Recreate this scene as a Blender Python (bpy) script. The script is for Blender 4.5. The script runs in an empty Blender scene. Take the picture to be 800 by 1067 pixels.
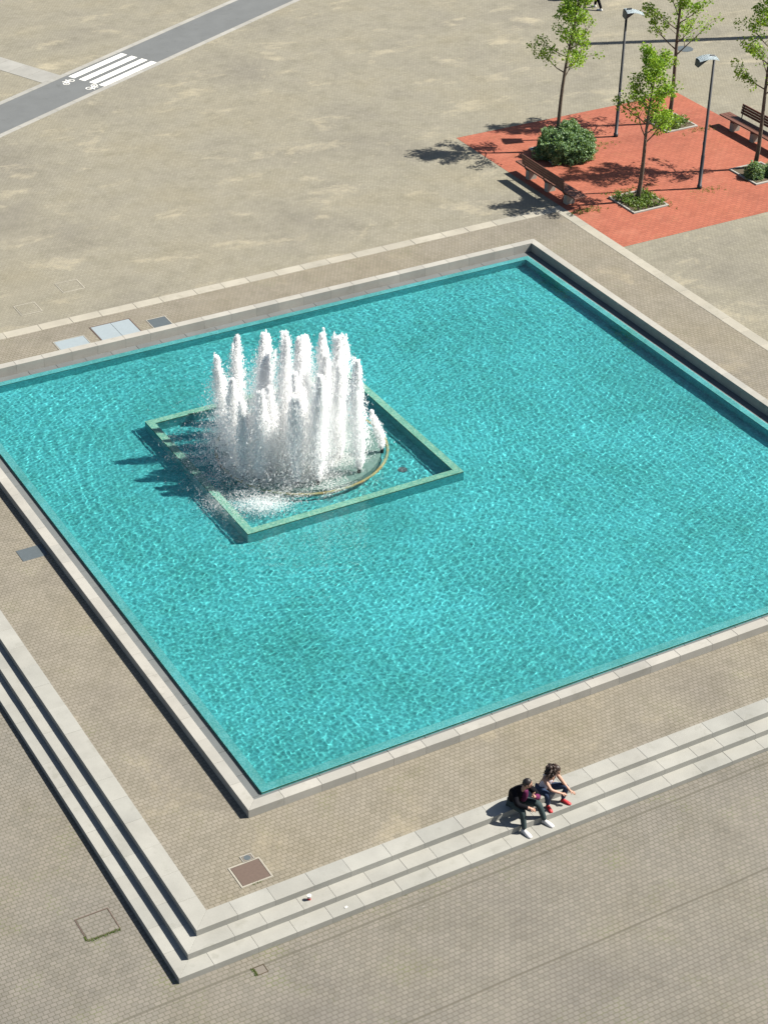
import bpy, bmesh, math, random
import numpy as np
from mathutils import Vector, Matrix, noise
rnd = random.Random(7)
sc = bpy.context.scene
COL = sc.collection
PI = math.pi

# ------------------------------------------------------------------ measured layout (metres)
PX, PY = 20.136, 20.0                       # outer size of the pool wall
WH, WT = 0.203, 0.247                       # pool wall height, thickness
GUT = 0.352                                 # gutter width
A0 = WT + GUT; B0 = A0 + 0.203              # lip outer / inner inset
ZL = -0.007
AX, AY = 2.269, 2.345                       # platform edge (outer edge of the top tread)
RS, TR, WTOP = 0.14476, 0.3447, 0.401       # riser, tread, top tread width
KX, KY, KW = 2.084, 1.742, 0.378            # far kerbs
SUN_AZ, SUN_EL = math.radians(-20.5), math.radians(48.5)

# ------------------------------------------------------------------ helpers
def tag(o, label=None, cat=None, group=None, kind=None):
    if label: o['label'] = label
    if cat: o['category'] = cat
    if group: o['group'] = group
    if kind: o['kind'] = kind
    return o

def empty(name, loc, label, cat, group=None, rz=0):
    o = bpy.data.objects.new(name, None); COL.objects.link(o)
    o.location = loc; o.rotation_euler = (0, 0, rz); o.empty_display_size = .2
    return tag(o, label, cat, group)

def link(name, me, mat=None, parent=None, loc=None, rz=0):
    o = bpy.data.objects.new(name, me); COL.objects.link(o)
    if mat is not None and not me.materials:
        for m in (mat if isinstance(mat, (list, tuple)) else [mat]): me.materials.append(m)
    if parent: o.parent = parent
    if loc is not None: o.location = loc
    if rz: o.rotation_euler = (0, 0, rz)
    return o

def finish(bm, name, mat, parent=None, loc=None, smooth=False, rz=0):
    bmesh.ops.recalc_face_normals(bm, faces=bm.faces)
    me = bpy.data.meshes.new(name); bm.to_mesh(me); bm.free()
    if smooth:
        for p in me.polygons: p.use_smooth = True
    return link(name, me, mat, parent, loc, rz)

def add_box(bm, x0, y0, z0, x1, y1, z1, bev=0.0, mi=0):
    vs = [bm.verts.new(c) for c in ((x0,y0,z0),(x1,y0,z0),(x1,y1,z0),(x0,y1,z0),(x0,y0,z1),(x1,y0,z1),(x1,y1,z1),(x0,y1,z1))]
    fs = [bm.faces.new([vs[i] for i in f]) for f in ((3,2,1,0),(4,5,6,7),(0,1,5,4),(1,2,6,5),(2,3,7,6),(3,0,4,7))]
    for f in fs: f.material_index = mi
    if bev > 0:
        es = set(e for f in fs for e in f.edges)
        bmesh.ops.bevel(bm, geom=list(es), offset=bev, segments=1, affect='EDGES')
    return vs

def add_prism(bm, poly, z0, z1, mi=0):
    lo = [bm.verts.new((x, y, z0)) for x, y in poly]; hi = [bm.verts.new((x, y, z1)) for x, y in poly]
    n = len(poly)
    fs = [bm.faces.new(hi), bm.faces.new(lo[::-1])]
    for i in range(n): fs.append(bm.faces.new((lo[i], lo[(i+1) % n], hi[(i+1) % n], hi[i])))
    for f in fs: f.material_index = mi

def add_sheet(bm, poly, z):
    return bm.faces.new([bm.verts.new((x, y, z)) for x, y in poly])

def add_tube(bm, pts, rad, n=8, cap=True, mi=0, flat=1.0):
    pts = [Vector(p) for p in pts]; rings = []
    up = Vector((0.31, 0.17, 0.93))
    for i, p in enumerate(pts):
        d = (pts[min(i+1, len(pts)-1)] - pts[max(i-1, 0)]).normalized()
        a = d.cross(up)
        if a.length < .05: a = d.cross(Vector((1, 0, 0)))
        a.normalize(); b = d.cross(a)
        r = rad[i] if isinstance(rad, (list, tuple)) else rad
        rings.append([bm.verts.new(p + (a*math.cos(t)*r + b*math.sin(t)*r*flat)) for t in (2*PI*k/n for k in range(n))])
    for i in range(len(rings)-1):
        for k in range(n):
            f = bm.faces.new((rings[i][k], rings[i][(k+1) % n], rings[i+1][(k+1) % n], rings[i+1][k])); f.material_index = mi
    if cap:
        bm.faces.new(rings[0][::-1]).material_index = mi; bm.faces.new(rings[-1]).material_index = mi

def add_ball(bm, c, r, sub=2, mi=0, rot=None):
    m = Matrix.Translation(c)
    if rot is not None: m = m @ rot.to_4x4()
    rr = r if isinstance(r, (list, tuple)) else (r, r, r)
    res = bmesh.ops.create_icosphere(bm, subdivisions=sub, radius=1, matrix=m @ Matrix.Diagonal((*rr, 1)))
    for v in res['verts']:
        for f in v.link_faces: f.material_index = mi
    return res['verts']

# ------------------------------------------------------------------ materials
class NT:
    def __init__(s, name):
        s.m = bpy.data.materials.new(name); s.m.use_nodes = True
        s.t = s.m.node_tree; s.t.nodes.clear()
        s.out = s.t.nodes.new('ShaderNodeOutputMaterial')
    def n(s, typ, **kw):
        nd = s.t.nodes.new(typ)
        for k, v in kw.items():
            if k.startswith('i_'):
                key = k[2:]
                key = int(key) if key.isdigit() else key.replace('_', ' ')
                if isinstance(v, bpy.types.NodeSocket): s.t.links.new(v, nd.inputs[key])
                else: nd.inputs[key].default_value = v
            else: setattr(nd, k, v)
        return nd
    def pos(s):
        return s.n('ShaderNodeNewGeometry').outputs['Position']
    def noise(s, vec, scale, detail=3, rough=.55, dist=0):
        return s.n('ShaderNodeTexNoise', i_Vector=vec, i_Scale=scale, i_Detail=detail, i_Roughness=rough, i_Distortion=dist).outputs['Fac']
    def ramp(s, fac, stops, interp='LINEAR'):
        r = s.n('ShaderNodeValToRGB', i_Fac=fac); cr = r.color_ramp; cr.interpolation = interp
        while len(cr.elements) < len(stops): cr.elements.new(.5)
        for e, (p, c) in zip(cr.elements, stops):
            e.position = p; e.color = (*c, 1) if isinstance(c, (tuple, list)) else (c, c, c, 1)
        return r.outputs['Color']
    def mix(s, fac, a, b, mode='MIX'):
        nd = s.n('ShaderNodeMix', data_type='RGBA', blend_type=mode)
        for idx, v in ((0, fac), (6, a), (7, b)):
            if isinstance(v, bpy.types.NodeSocket): s.t.links.new(v, nd.inputs[idx])
            else: nd.inputs[idx].default_value = v if idx == 0 else (*v, 1)
        return nd.outputs[2]
    def math(s, op, a, b=0.0, clamp=False):
        nd = s.n('ShaderNodeMath', operation=op, use_clamp=clamp)
        for i, v in enumerate((a, b)):
            if isinstance(v, bpy.types.NodeSocket): s.t.links.new(v, nd.inputs[i])
            else: nd.inputs[i].default_value = v
        return nd.outputs[0]
    def bump(s, h, strength=.3, dist=.01):
        return s.n('ShaderNodeBump', i_Height=h, i_Strength=strength, i_Distance=dist).outputs['Normal']
    def princ(s, col, rough=.8, metal=0, normal=None, spec=.4, **kw):
        p = s.n('ShaderNodeBsdfPrincipled')
        for k, v in (('Base Color', col), ('Roughness', rough), ('Metallic', metal), ('Specular IOR Level', spec)):
            if isinstance(v, bpy.types.NodeSocket): s.t.links.new(v, p.inputs[k])
            else: p.inputs[k].default_value = (*v, 1) if k == 'Base Color' else v
        if normal is not None: s.t.links.new(normal, p.inputs['Normal'])
        for k, v in kw.items(): p.inputs[k.replace('_', ' ')].default_value = v
        s.t.links.new(p.outputs[0], s.out.inputs['Surface'])
        return s.m
    def surf(s, sh):
        s.t.links.new(sh, s.out.inputs['Surface']); return s.m

ALB = .70                                   # overall reflectance of the ordinary surfaces
def dim(c): return tuple(x*ALB for x in c)
def plain(name, col, rough=.7, metal=0, var=.12, scale=6.0, spec=.4):
    col = dim(col)
    t = NT(name); f = t.noise(t.pos(), scale, 4, .6)
    c = t.mix(f, tuple(x*(1-var) for x in col), tuple(min(1, x*(1+var)) for x in col))
    return t.princ(c, rough, metal, None, spec)

def paving(name, c1, c2, mortar, pale, pale_amt, bw=.125, rh=.098, stretch=(1, 1, 1), lines=(), moss=0.0, ms_=.009):
    c1, c2, mortar, pale = dim(c1), dim(c2), dim(mortar), dim(pale)
    t = NT(name); p = t.pos()
    w = t.n('ShaderNodeVectorMath', operation='ADD')           # a little wobble so courses are not ruled
    nz = t.n('ShaderNodeTexNoise', i_Vector=p, i_Scale=.7, i_Detail=2.0)
    sub = t.n('ShaderNodeVectorMath', operation='SUBTRACT'); t.t.links.new(nz.outputs['Color'], sub.inputs[0]); sub.inputs[1].default_value = (.5, .5, .5)
    sca = t.n('ShaderNodeVectorMath', operation='SCALE'); t.t.links.new(sub.outputs[0], sca.inputs[0]); sca.inputs['Scale'].default_value = .05
    t.t.links.new(p, w.inputs[0]); t.t.links.new(sca.outputs[0], w.inputs[1])
    br = t.n('ShaderNodeTexBrick', i_Vector=w.outputs[0], i_Scale=1.0, i_Color1=(*c1, 1), i_Color2=(*c2, 1), i_Mortar=(*mortar, 1))
    br.inputs['Mortar Size'].default_value = ms_; br.inputs['Mortar Smooth'].default_value = .35
    br.inputs['Brick Width'].default_value = bw; br.inputs['Row Height'].default_value = rh; br.inputs['Bias'].default_value = -.1
    br.offset_frequency = 2; br.squash_frequency = 1
    col = br.outputs['Color']
    big = t.noise(p, .22, 5, .6)
    col = t.mix(t.ramp(big, [(.34, 0), (.66, 1)]), col, tuple(x*1.0 for x in c2), 'MIX') if False else col
    tint = t.ramp(big, [(.32, (.83, .83, .86)), (.5, (1, 1, 1)), (.68, (1.0, .98, .93))])
    col = t.mix(1.0, col, tint, 'MULTIPLY')
    med = t.ramp(t.noise(p, 1.3, 6, .65), [(.3, (.84, .84, .82)), (.55, (1, 1, 1))])
    col = t.mix(.9, col, med, 'MULTIPLY')
    fine = t.ramp(t.noise(p, 26, 3, .6), [(.25, (.86, .86, .86)), (.75, (1.0, 1.0, 1.0))])
    col = t.mix(.8, col, fine, 'MULTIPLY')
    mp = t.n('ShaderNodeMapping', i_Vector=p, i_Scale=stretch); mp.inputs['Rotation'].default_value = (0, 0, math.radians(29))
    patch = t.math('ADD', t.math('MULTIPLY', t.noise(mp.outputs[0], .5, 8, .68, .3), .86), t.math('MULTIPLY', t.noise(p, 7.5, 4, .7), .14))
    pf = t.math('MULTIPLY', t.ramp(patch, [(.55, 0), (.72, 1)]), pale_amt)
    col = t.mix(pf, col, pale)
    st = t.noise(mp.outputs[0], .33, 5, .6)
    col = t.mix(t.math('MULTIPLY', t.ramp(st, [(.30, 1), (.44, 0)]), .35), col, tuple(x*.78 for x in c1))
    if moss:
        ms = t.math('MULTIPLY', t.ramp(t.noise(p, .9, 5, .7), [(.55, 0), (.72, 1)]), t.math('MULTIPLY', br.outputs['Fac'], moss))
        col = t.mix(ms, col, (.10, .12, .035))
    sep = t.n('ShaderNodeSeparateXYZ', i_Vector=w.outputs[0])
    for axis, at, wd in lines:                                    # straight joints between paving fields
        d = t.math('ABSOLUTE', t.math('SUBTRACT', sep.outputs[axis], at))
        k = t.ramp(t.math('MULTIPLY', d, 1/wd), [(.3, .75), (1.0, 0)])
        col = t.mix(k, col, tuple(x*.8 for x in mortar))
    spk = t.ramp(t.noise(p, 9, 2, .5), [(.80, 0), (.83, 1)])
    col = t.mix(t.math('MULTIPLY', spk, .5), col, (.75, .72, .65))
    h = t.math('SUBTRACT', t.math('MULTIPLY', t.noise(p, 30, 3), .4), br.outputs['Fac'])
    return t.princ(col, .88, 0, t.bump(h, .35, .006), .25)

M = {}
M['plaza'] = paving('plaza_setts', (.316, .294, .228), (.268, .249, .194), (.218, .201, .154), (.48, .425, .30), .75, stretch=(.8, 1.45, 1))
M['lower'] = paving('lower_plaza_setts', (.256, .234, .198), (.214, .199, .168), (.148, .137, .103), (.32, .29, .235), .35, moss=.8,
                    lines=((1, -3.36, .03), (1, -5.9, .03), (1, -9.6, .03)))
M['platform'] = paving('terrace_setts', (.292, .262, .210), (.248, .224, .176), (.176, .157, .115), (.45, .385, .26), .45, moss=.5)
M['redpave'] = paving('red_brick_paving', (.45, .145, .088), (.385, .115, .069), (.30, .10, .065), (.50, .21, .135), .45, bw=.24, rh=.12, ms_=.013, moss=.4)

def stone(name, c, joint=None, dark=.8):
    c = dim(c)
    t = NT(name); p = t.pos()
    col = t.mix(t.ramp(t.noise(p, 1.1, 6, .6), [(.3, 0), (.7, 1)]), tuple(x*dark for x in c), c)
    rn = t.n('ShaderNodeNewGeometry').outputs['Random Per Island']
    col = t.mix(.8, col, t.ramp(rn, [(0, (.84, .85, .84)), (.5, (.96, .95, .92)), (1, (1, 1, .98))]), 'MULTIPLY')
    col = t.mix(.7, col, t.ramp(t.noise(p, 45, 3, .7), [(.3, (.86, .86, .86)), (.7, (1, 1, 1))]), 'MULTIPLY')
    sm = t.ramp(t.noise(p, 2.3, 6, .7), [(.57, 0), (.72, 1)])
    col = t.mix(t.math('MULTIPLY', sm, .5), col, (c[0]*.55, c[1]*.55, c[2]*.5))
    return t.princ(col, .8, 0, t.bump(t.noise(p, 60, 3), .2, .004), .3)
M['coping'] = stone('pale_coping_stone', (.47, .455, .415))
M['step'] = stone('step_stone', (.43, .425, .39))
M['kerb'] = stone('kerb_stone', (.47, .44, .37))
M['joint'] = plain('dark_joint', (.36, .35, .31), .9)
M['gutter'] = stone('wet_gutter_stone', (.185, .20, .205))
M['concrete'] = stone('pale_concrete', (.45, .43, .38))

def mosaic(name, c1, c2, c3, size=.05):
    t = NT(name); p = t.pos()
    v = t.n('ShaderNodeTexVoronoi', i_Vector=p, i_Scale=1/size, i_Randomness=.25)
    rv = t.n('ShaderNodeSeparateColor', i_Color=v.outputs['Color']).outputs[0]
    col = t.ramp(rv, [(0, c1), (.5, c2), (1, c3)])
    st = t.ramp(t.noise(p, .30, 7, .68), [(.34, (.72, .78, .72)), (.50, (.96, .96, .94)), (.66, (1.12, 1.10, 1.10))])
    col = t.mix(.9, col, st, 'MULTIPLY')
    col = t.mix(.8, col, t.ramp(t.noise(p, 2.6, 6, .7), [(.35, (.84, .86, .80)), (.6, (1.03, 1.03, 1.03))]), 'MULTIPLY')
    return t.princ(col, .45, 0, None, .3)
M['tile'] = mosaic('turquoise_mosaic', (.038, .228, .250), (.052, .295, .322), (.082, .385, .410))
M['liptile'] = mosaic('lip_mosaic', (.065, .265, .28), (.10, .315, .33), (.145, .365, .375), .03)
M['algae'] = plain('algae_green_tile', (.03, .10, .055), .6, 0, .3, 9)
M['rimtile'] = mosaic('basin_rim_mosaic', (.062, .185, .152), (.092, .23, .187), (.14, .265, .20), .04)

def water_mat():
    t = NT('rippled_water')
    g = t.n('ShaderNodeBsdfGlass', i_Color=(.90, 1, 1, 1), i_Roughness=0.0, i_IOR=1.33)
    return t.surf(g.outputs[0])
M['water'] = water_mat()

def foam_mat():
    t = NT('white_water')
    d = t.n('ShaderNodeBsdfDiffuse', i_Color=(.998, .998, .998, 1)); tr = t.n('ShaderNodeBsdfTranslucent', i_Color=(.998, .998, .998, 1))
    m1 = t.n('ShaderNodeMixShader', i_0=.75, i_1=d.outputs[0], i_2=tr.outputs[0])
    tp = t.n('ShaderNodeBsdfTransparent')
    return t.surf(t.n('ShaderNodeMixShader', i_0=.5, i_1=m1.outputs[0], i_2=tp.outputs[0]).outputs[0])
M['foam'] = foam_mat()

def leafmat(name, a, b, c, trans=.45):
    t = NT(name)
    rn = t.n('ShaderNodeNewGeometry').outputs['Random Per Island']
    col = t.ramp(rn, [(0, a), (.5, b), (1, c)])
    d = t.n('ShaderNodeBsdfPrincipled', i_Base_Color=col, i_Roughness=.55)
    tr = t.n('ShaderNodeBsdfTranslucent', i_Color=t.mix(.5, col, (.30, .42, .03)))
    return t.surf(t.n('ShaderNodeMixShader', i_0=trans, i_1=d.outputs[0], i_2=tr.outputs[0]).outputs[0])
M['leaf'] = leafmat('spring_leaf', (.075, .175, .010), (.165, .315, .013), (.30, .44, .03))
M['shrubleaf'] = leafmat('grey_green_leaf', (.06, .125, .05), (.12, .215, .09), (.24, .35, .175), .3)
M['weed'] = leafmat('ground_cover_leaf', (.045, .09, .012), (.085, .15, .02), (.15, .22, .04), .3)
def bark():
    t = NT('grey_brown_bark'); p = t.pos()
    mp = t.n('ShaderNodeMapping', i_Vector=p, i_Scale=(1, 1, .25))
    f = t.noise(mp.outputs[0], 40, 4, .6)
    return t.princ(t.ramp(f, [(.3, (.05, .038, .028)), (.7, (.15, .115, .085))]), .9, 0, t.bump(f, .5, .01))
M['bark'] = bark()
M['soil'] = plain('planter_soil', (.10, .075, .045), .95, 0, .4, 14)
M['asphalt'] = stone('blue_grey_asphalt', (.185, .195, .20), None, .86)
def worn_paint():
    t = NT('white_road_paint'); p = t.pos()
    k = t.ramp(t.noise(p, 5, 7, .75), [(.54, 0), (.70, .8)])
    return t.princ(t.mix(k, (.72, .71, .66), (.25, .26, .26)), .75)
M['paint'] = worn_paint()
M['edging'] = stone('concrete_edging', (.43, .42, .39))
M['pathgrey'] = stone('grey_path_slabs', (.40, .395, .37))
M['steelplate'] = plain('pale_steel_plate', (.40, .46, .48), .5, .25, .1, 8)
M['darkplate'] = plain('dark_steel_plate', (.13, .155, .165), .55, .3, .15, 8)
M['lidbrown'] = plain('grey_brown_lid', (.20, .175, .145), .85, 0, .2, 12)
M['rust'] = plain('brown_rusted_plate', (.135, .095, .075), .85, 0, .2, 20)
def rust_mat():
    t = NT('rust_stained_pipe'); p = t.pos()
    return t.princ(t.ramp(t.noise(p, 1.6, 5, .7), [(.36, (.20, .30, .24)), (.5, (.40, .31, .14)), (.64, (.42, .22, .06))]), .8)
M['rustring'] = rust_mat()
M['plinth'] = plain('submerged_plinth', (.27, .36, .32), .8, 0, .25, 3)
M['blackmetal'] = plain('dark_painted_metal', (.035, .038, .045), .45, .2, .1, 20)
M['lampwhite'] = plain('pale_lamp_shell', (.62, .72, .76), .35, 0, .05, 10)
M['lampshaded'] = plain('lamp_shaded_side', (.05, .075, .085), .5, 0, .1, 10)  # dark tone painting the shade on the lamp head's side away from the sun
def wood():
    t = NT('red_brown_wood'); p = t.pos()
    mp = t.n('ShaderNodeMapping', i_Vector=p, i_Scale=(14, 1.2, 14))
    f = t.noise(mp.outputs[0], 3, 5, .6)
    return t.princ(t.ramp(f, [(.3, (.075, .032, .022)), (.7, (.15, .066, .045))]), .6, 0, None, .3)
M['wood'] = wood()
M['skin'] = plain('skin', (.52, .30, .21), .55, 0, .08, 30)
M['lip'] = plain('lips', (.38, .13, .11), .5)
M['eye'] = plain('eyes', (.03, .02, .02), .3)
M['hair_black'] = plain('black_hair', (.018, .013, .012), .5, 0, .3, 40)
M['hair_brown'] = plain('dark_brown_hair', (.040, .022, .016), .5, 0, .4, 40)
M['jacket'] = plain('black_jacket', (.006, .006, .009), .85, 0, .3, 12, .1)
M['plaid'] = plain('purple_shirt', (.13, .016, .07), .8, 0, .6, 26, .2)
M['trousers'] = plain('dark_green_trousers', (.028, .05, .052), .85, 0, .3, 10)
M['jeans'] = plain('blue_jeans', (.024, .046, .098), .85, 0, .35, 14)
M['tank'] = plain('white_tank_top', (.78, .72, .80), .85, 0, .08, 12)
M['whiteshoe'] = plain('white_trainers', (.74, .73, .72), .6, 0, .06, 12)
M['redshoe'] = plain('red_shoes', (.50, .025, .03), .5, 0, .15, 12)
M['redplastic'] = plain('red_paper', (.62, .03, .04), .6)
M['whiteplastic'] = plain('white_paper', (.75, .75, .72), .6)

# ------------------------------------------------------------------ ground (one sheet with the terrace left out)
def gh(x, y):
    if x > -2.5 and y > -2.5 and (x > 21 or y > 21): return 0.0
    m = max(x, y)
    if x > -2.6 and y > -2.6: return 0.0
    h = -3*RS + .0036*min(max(m, 0), 13)
    s = min(max((m-13)/9, 0), 1); s = s*s*(3-2*s)
    return h*(1-s)
def lines_(lo, hi, extra):
    v = [-700, -200, -80, -40, -25, -15] + [i*1.0 for i in range(-12, 46)] + [55, 80, 140, 300, 700] + list(extra)
    return sorted(set(round(a, 4) for a in v))
xs = lines_(0, 0, (-2.93, PX+KX+.15)); ys = lines_(0, 0, (-3.01, PY+KY+.15))
xs = [x for x in xs if not (-3.5 < x < -2.5 and x != -2.93)]; ys = [y for y in ys if not (-3.5 < y < -2.5 and y != -3.01)]
bm = bmesh.new(); vg = {}
for x in xs:
    for y in ys: vg[x, y] = bm.verts.new((x, y, gh(x, y)))
x_in = (-2.93, PX+KX+.15); y_in = (-3.01, PY+KY+.15)
for i in range(len(xs)-1):
    for j in range(len(ys)-1):
        cx, cy = (xs[i]+xs[i+1])/2, (ys[j]+ys[j+1])/2
        if x_in[0] < cx < x_in[1] and y_in[0] < cy < y_in[1]: continue
        f = bm.faces.new((vg[xs[i], ys[j]], vg[xs[i+1], ys[j]], vg[xs[i+1], ys[j+1]], vg[xs[i], ys[j+1]]))
        low = (cx < -2.9 and cy < 21) or (cy < -2.9 and cx < 21)
        f.material_index = 1 if low else 0
loose = [v for v in bm.verts if not v.link_faces]
bmesh.ops.delete(bm, geom=loose, context='VERTS')
tag(finish(bm, 'ground', [M['plaza'], M['lower']], smooth=True), kind='structure')

# terrace paving: ring of four sheets round the pool, z = 0
bm = bmesh.new()
x0, x1, y0, y1 = -AX+WTOP-.01, PX+KX+.01, -AY+WTOP-.01, PY+KY+.01
e = .02
for (a, b, c, d) in ((x0, y0, x1, e), (x0, PY-e, x1, y1), (x0, e, e, PY-e), (PX-e, e, x1, PY-e)):
    add_sheet(bm, [(a, b), (c, b), (c, d), (a, d)], 0.0)
tag(finish(bm, 'terrace_pavement', M['platform']), kind='structure')

# red brick square
RX0, RX1, RY0, RY1 = PX+KX+KW, 32.45, 18.5, 28.7
bm = bmesh.new(); add_sheet(bm, [(RX0, RY0), (RX1, RY0), (RX1, RY1), (RX0, RY1)], 0.006)
tag(finish(bm, 'red_brick_pavement', M['redpave']), kind='structure')

# far kerbs, flush stones
def slab_run(bm, along, c0, c1, lo, hi, z0, z1, ln, bev=.006, gap=.007, jit=.15, seed=0, mi=0):
    """a run of stone blocks along x or y between lo and hi, spanning c0..c1 across"""
    r = random.Random(seed); p = lo
    while p < hi - 1e-3:
        q = min(hi, p + ln*(1 + r.uniform(-jit, jit)))
        if hi - q < ln*.35: q = hi
        dz = r.uniform(-.0015, .0015)
        if along == 'x': add_box(bm, p+gap/2, c0, z0, q-gap/2, c1, z1+dz, bev, mi)
        else: add_box(bm, c0, p+gap/2, z0, c1, q-gap/2, z1+dz, bev, mi)
        p = q
bm = bmesh.new()
slab_run(bm, 'x', PY+KY, PY+KY+KW, -AX-.70, PX+KX+KW, -.5, .008, 1.0, seed=1)
tag(finish(bm, 'far_kerb', M['kerb']), kind='structure')
bm = bmesh.new()
slab_run(bm, 'y', PX+KX, PX+KX+KW, -AY-.70, PY+KY-.005, -.5, .008, 1.0, seed=2)
tag(finish(bm, 'side_kerb', M['kerb']), kind='structure')

# ------------------------------------------------------------------ steps: three L-shaped courses
st = empty('stone_steps', (-AX-.6, -AY-.6, -3*RS), 'three pale stone steps folding round the corner of the fountain terrace', 'steps')
def to_local(bm, root): bmesh.ops.translate(bm, verts=bm.verts, vec=-Vector(root.location))
top_lim = {'x': PX+KX-.004, 'y': PY+KY-.004}
def lcourse(name, ex, ey, w, z0, z1, seed, mat):
    bm = bmesh.new()
    for along in 'xy':
        r = random.Random(seed + (5 if along == 'y' else 0)); lim = top_lim[along] if z1 > -.05 else top_lim[along]; p = None
        e0 = ex if along == 'x' else ey
        p = -e0
        first = True
        while p < lim:
            q = p + r.uniform(.66, .98)
            if lim - q < .4: q = lim
            g = .0015
            if first:  # mitred corner stone
                q = -e0 + w + r.uniform(.3, .6)
                poly = [(-ex+g*.6, -ey), (q-g, -ey), (q-g, -ey+w), (-ex+w+g*.6, -ey+w)] if along == 'x' else \
                       [(-ex, -ey+g*.6), (-ex+w, -ey+w+g*.6), (-ex+w, q-g), (-ex, q-g)]
                first = False
            else:
                poly = [(p+g, -ey), (q-g, -ey), (q-g, -ey+w), (p+g, -ey+w)] if along == 'x' else \
                       [(-ex, p+g), (-ex+w, p+g), (-ex+w, q-g), (-ex, q-g)]
            add_prism(bm, poly, z0, z1 + r.uniform(-.002, .002)); p = q
    bmesh.ops.bevel(bm, geom=[e for e in bm.edges if abs(e.verts[0].co.z-z1) < .01 and abs(e.verts[1].co.z-z1) < .01], offset=.004, segments=1, affect='EDGES')
    # dark bed behind the joints
    k_ = 0; lx_, ly_ = top_lim['x']+k_-.02, top_lim['y']+k_-.02
    add_prism(bm, [(-ex+.012, -ey+.012), (lx_, -ey+.012), (lx_, -ey+w-.01), (-ex+w-.01, -ey+w-.01)], z0, z1-.012, 1)
    add_prism(bm, [(-ex+.012, -ey+.016), (-ex+w-.014, -ey+w-.004), (-ex+w-.014, ly_), (-ex+.012, ly_)], z0, z1-.014, 1)
    to_local(bm, st)
    finish(bm, name, [M['step'], M['joint']], st)
lcourse('step', AX, AY, WTOP, -RS+.001, .002, 11, None)
lcourse('step', AX+TR, AY+TR, TR+.05, -2*RS+.001, -RS, 23, None)
lcourse('step', AX+2*TR, AY+2*TR, TR+.05, -3*RS-.15, -2*RS, 37, None)

# ------------------------------------------------------------------ the pool
pool = empty('fountain_pool', (PX/2, PY/2, 0), 'large square turquoise tiled pool inside a low pale stone wall', 'pool')
def pool_part(bm, name, mat, smooth=False, parent=None):
    bmesh.ops.translate(bm, verts=bm.verts, vec=(-PX/2, -PY/2, 0))
    return finish(bm, name, mat, parent or pool, None, smooth)
FLOOR = -.48
GZ = -.085
def wall_side(name, poly_fn, n, z0, z1, seed):
    r = random.Random(seed); bm = bmesh.new()
    cuts = [0] + [min(.999, max(.001, (k + r.uniform(-.08, .08))/n)) for k in range(1, n)] + [1]
    for a, b in zip(cuts[:-1], cuts[1:]):
        add_prism(bm, poly_fn(a, b, .0025), z0, z1 + r.uniform(-.001, .001))
    bmesh.ops.bevel(bm, geom=[e for e in bm.edges if e.verts[0].co.z > z1-.01 and e.verts[1].co.z > z1-.01], offset=.004, segments=1, affect='EDGES')
    add_prism(bm, poly_fn(0, 1, .008, .008), z0, z1-.012, 1)
    pool_part(bm, name, [M['coping'], M['joint']])
def side(k):
    # each side is a trapezoid, mitred at both corners; parameter runs along it
    O = [(0, 0), (PX, 0), (PX, PY), (0, PY)]; I = [(WT, WT), (PX-WT, WT), (PX-WT, PY-WT), (WT, PY-WT)]
    o0, o1, i0, i1 = Vector(O[k]), Vector(O[(k+1) % 4]), Vector(I[k]), Vector(I[(k+1) % 4])
    d = (o1-o0).normalized(); nrm = Vector((-d.y, d.x)); L = (o1-o0).length
    def fn(a, b, g, ins=0):
        def oi(t, sgn):
            po = o0 + d*(t*L + sgn*g); 
            if t <= 0: return o0 + d*g, i0 + d*g
            if t >= 1: return o1 - d*g, i1 - d*g
            return po, po + nrm*WT
        pa, qa = oi(a, 1); pb, qb = oi(b, -1)
        if ins: pa = pa+nrm*ins; pb = pb+nrm*ins; qa = qa-nrm*ins; qb = qb-nrm*ins
        return [tuple(pa), tuple(pb), tuple(qb), tuple(qa)]
    return fn
for k in range(4): wall_side('pool_wall', side(k), 24, GZ-.12, WH, 60+k)
# gutter
bm = bmesh.new()
for k, (a, b, c, d, al) in enumerate(((WT-.01, WT-.01, PX-WT+.01, A0, 'x'), (WT-.01, PY-A0, PX-WT+.01, PY-WT+.01, 'x'), (WT-.01, A0+.001, A0, PY-A0-.001, 'y'), (PX-A0, A0+.001, PX-WT+.01, PY-A0-.001, 'y'))):
    if al == 'x': slab_run(bm, 'x', b, d, a, c, GZ-.1, GZ, .85, .004, .008, seed=80+k)
    else: slab_run(bm, 'y', a, c, b, d, GZ-.1, GZ, .85, .004, .008, seed=80+k)
pool_part(bm, 'gutter', M['gutter'])
# lip: ring with light tile on top and algae on its faces
def ring_boxes(bm, a, b, X0, Y0, X1, Y1, z0, z1, band=.035):
    """square ring: material 0 on top, 1 a thin algae line under its edges, 2 the tiled faces below"""
    for poly in ([(X0+a, Y0+a), (X1-a, Y0+a), (X1-b, Y0+b), (X0+b, Y0+b)], [(X1-a, Y0+a), (X1-a, Y1-a), (X1-b, Y1-b), (X1-b, Y0+b)],
                 [(X1-a, Y1-a), (X0+a, Y1-a), (X0+b, Y1-b), (X1-b, Y1-b)], [(X0+a, Y1-a), (X0+a, Y0+a), (X0+b, Y0+b), (X0+b, Y1-b)]):
        L = [[bm.verts.new((x, y, z)) for x, y in poly] for z in (z0, z1-band, z1)]
        bm.faces.new(L[2]).material_index = 0
        for q, mi in ((0, 2), (1, 1)):
            bm.faces.new((L[q][0], L[q][1], L[q+1][1], L[q+1][0])).material_index = mi
            bm.faces.new((L[q][2], L[q][3], L[q+1][3], L[q+1][2])).material_index = mi
bm = bmesh.new(); ring_boxes(bm, A0, B0, 0, 0, PX, PY, FLOOR-.05, ZL-.022)
lip = pool_part(bm, 'overflow_lip', [M['liptile'], M['algae'], M['tile']])
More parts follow.
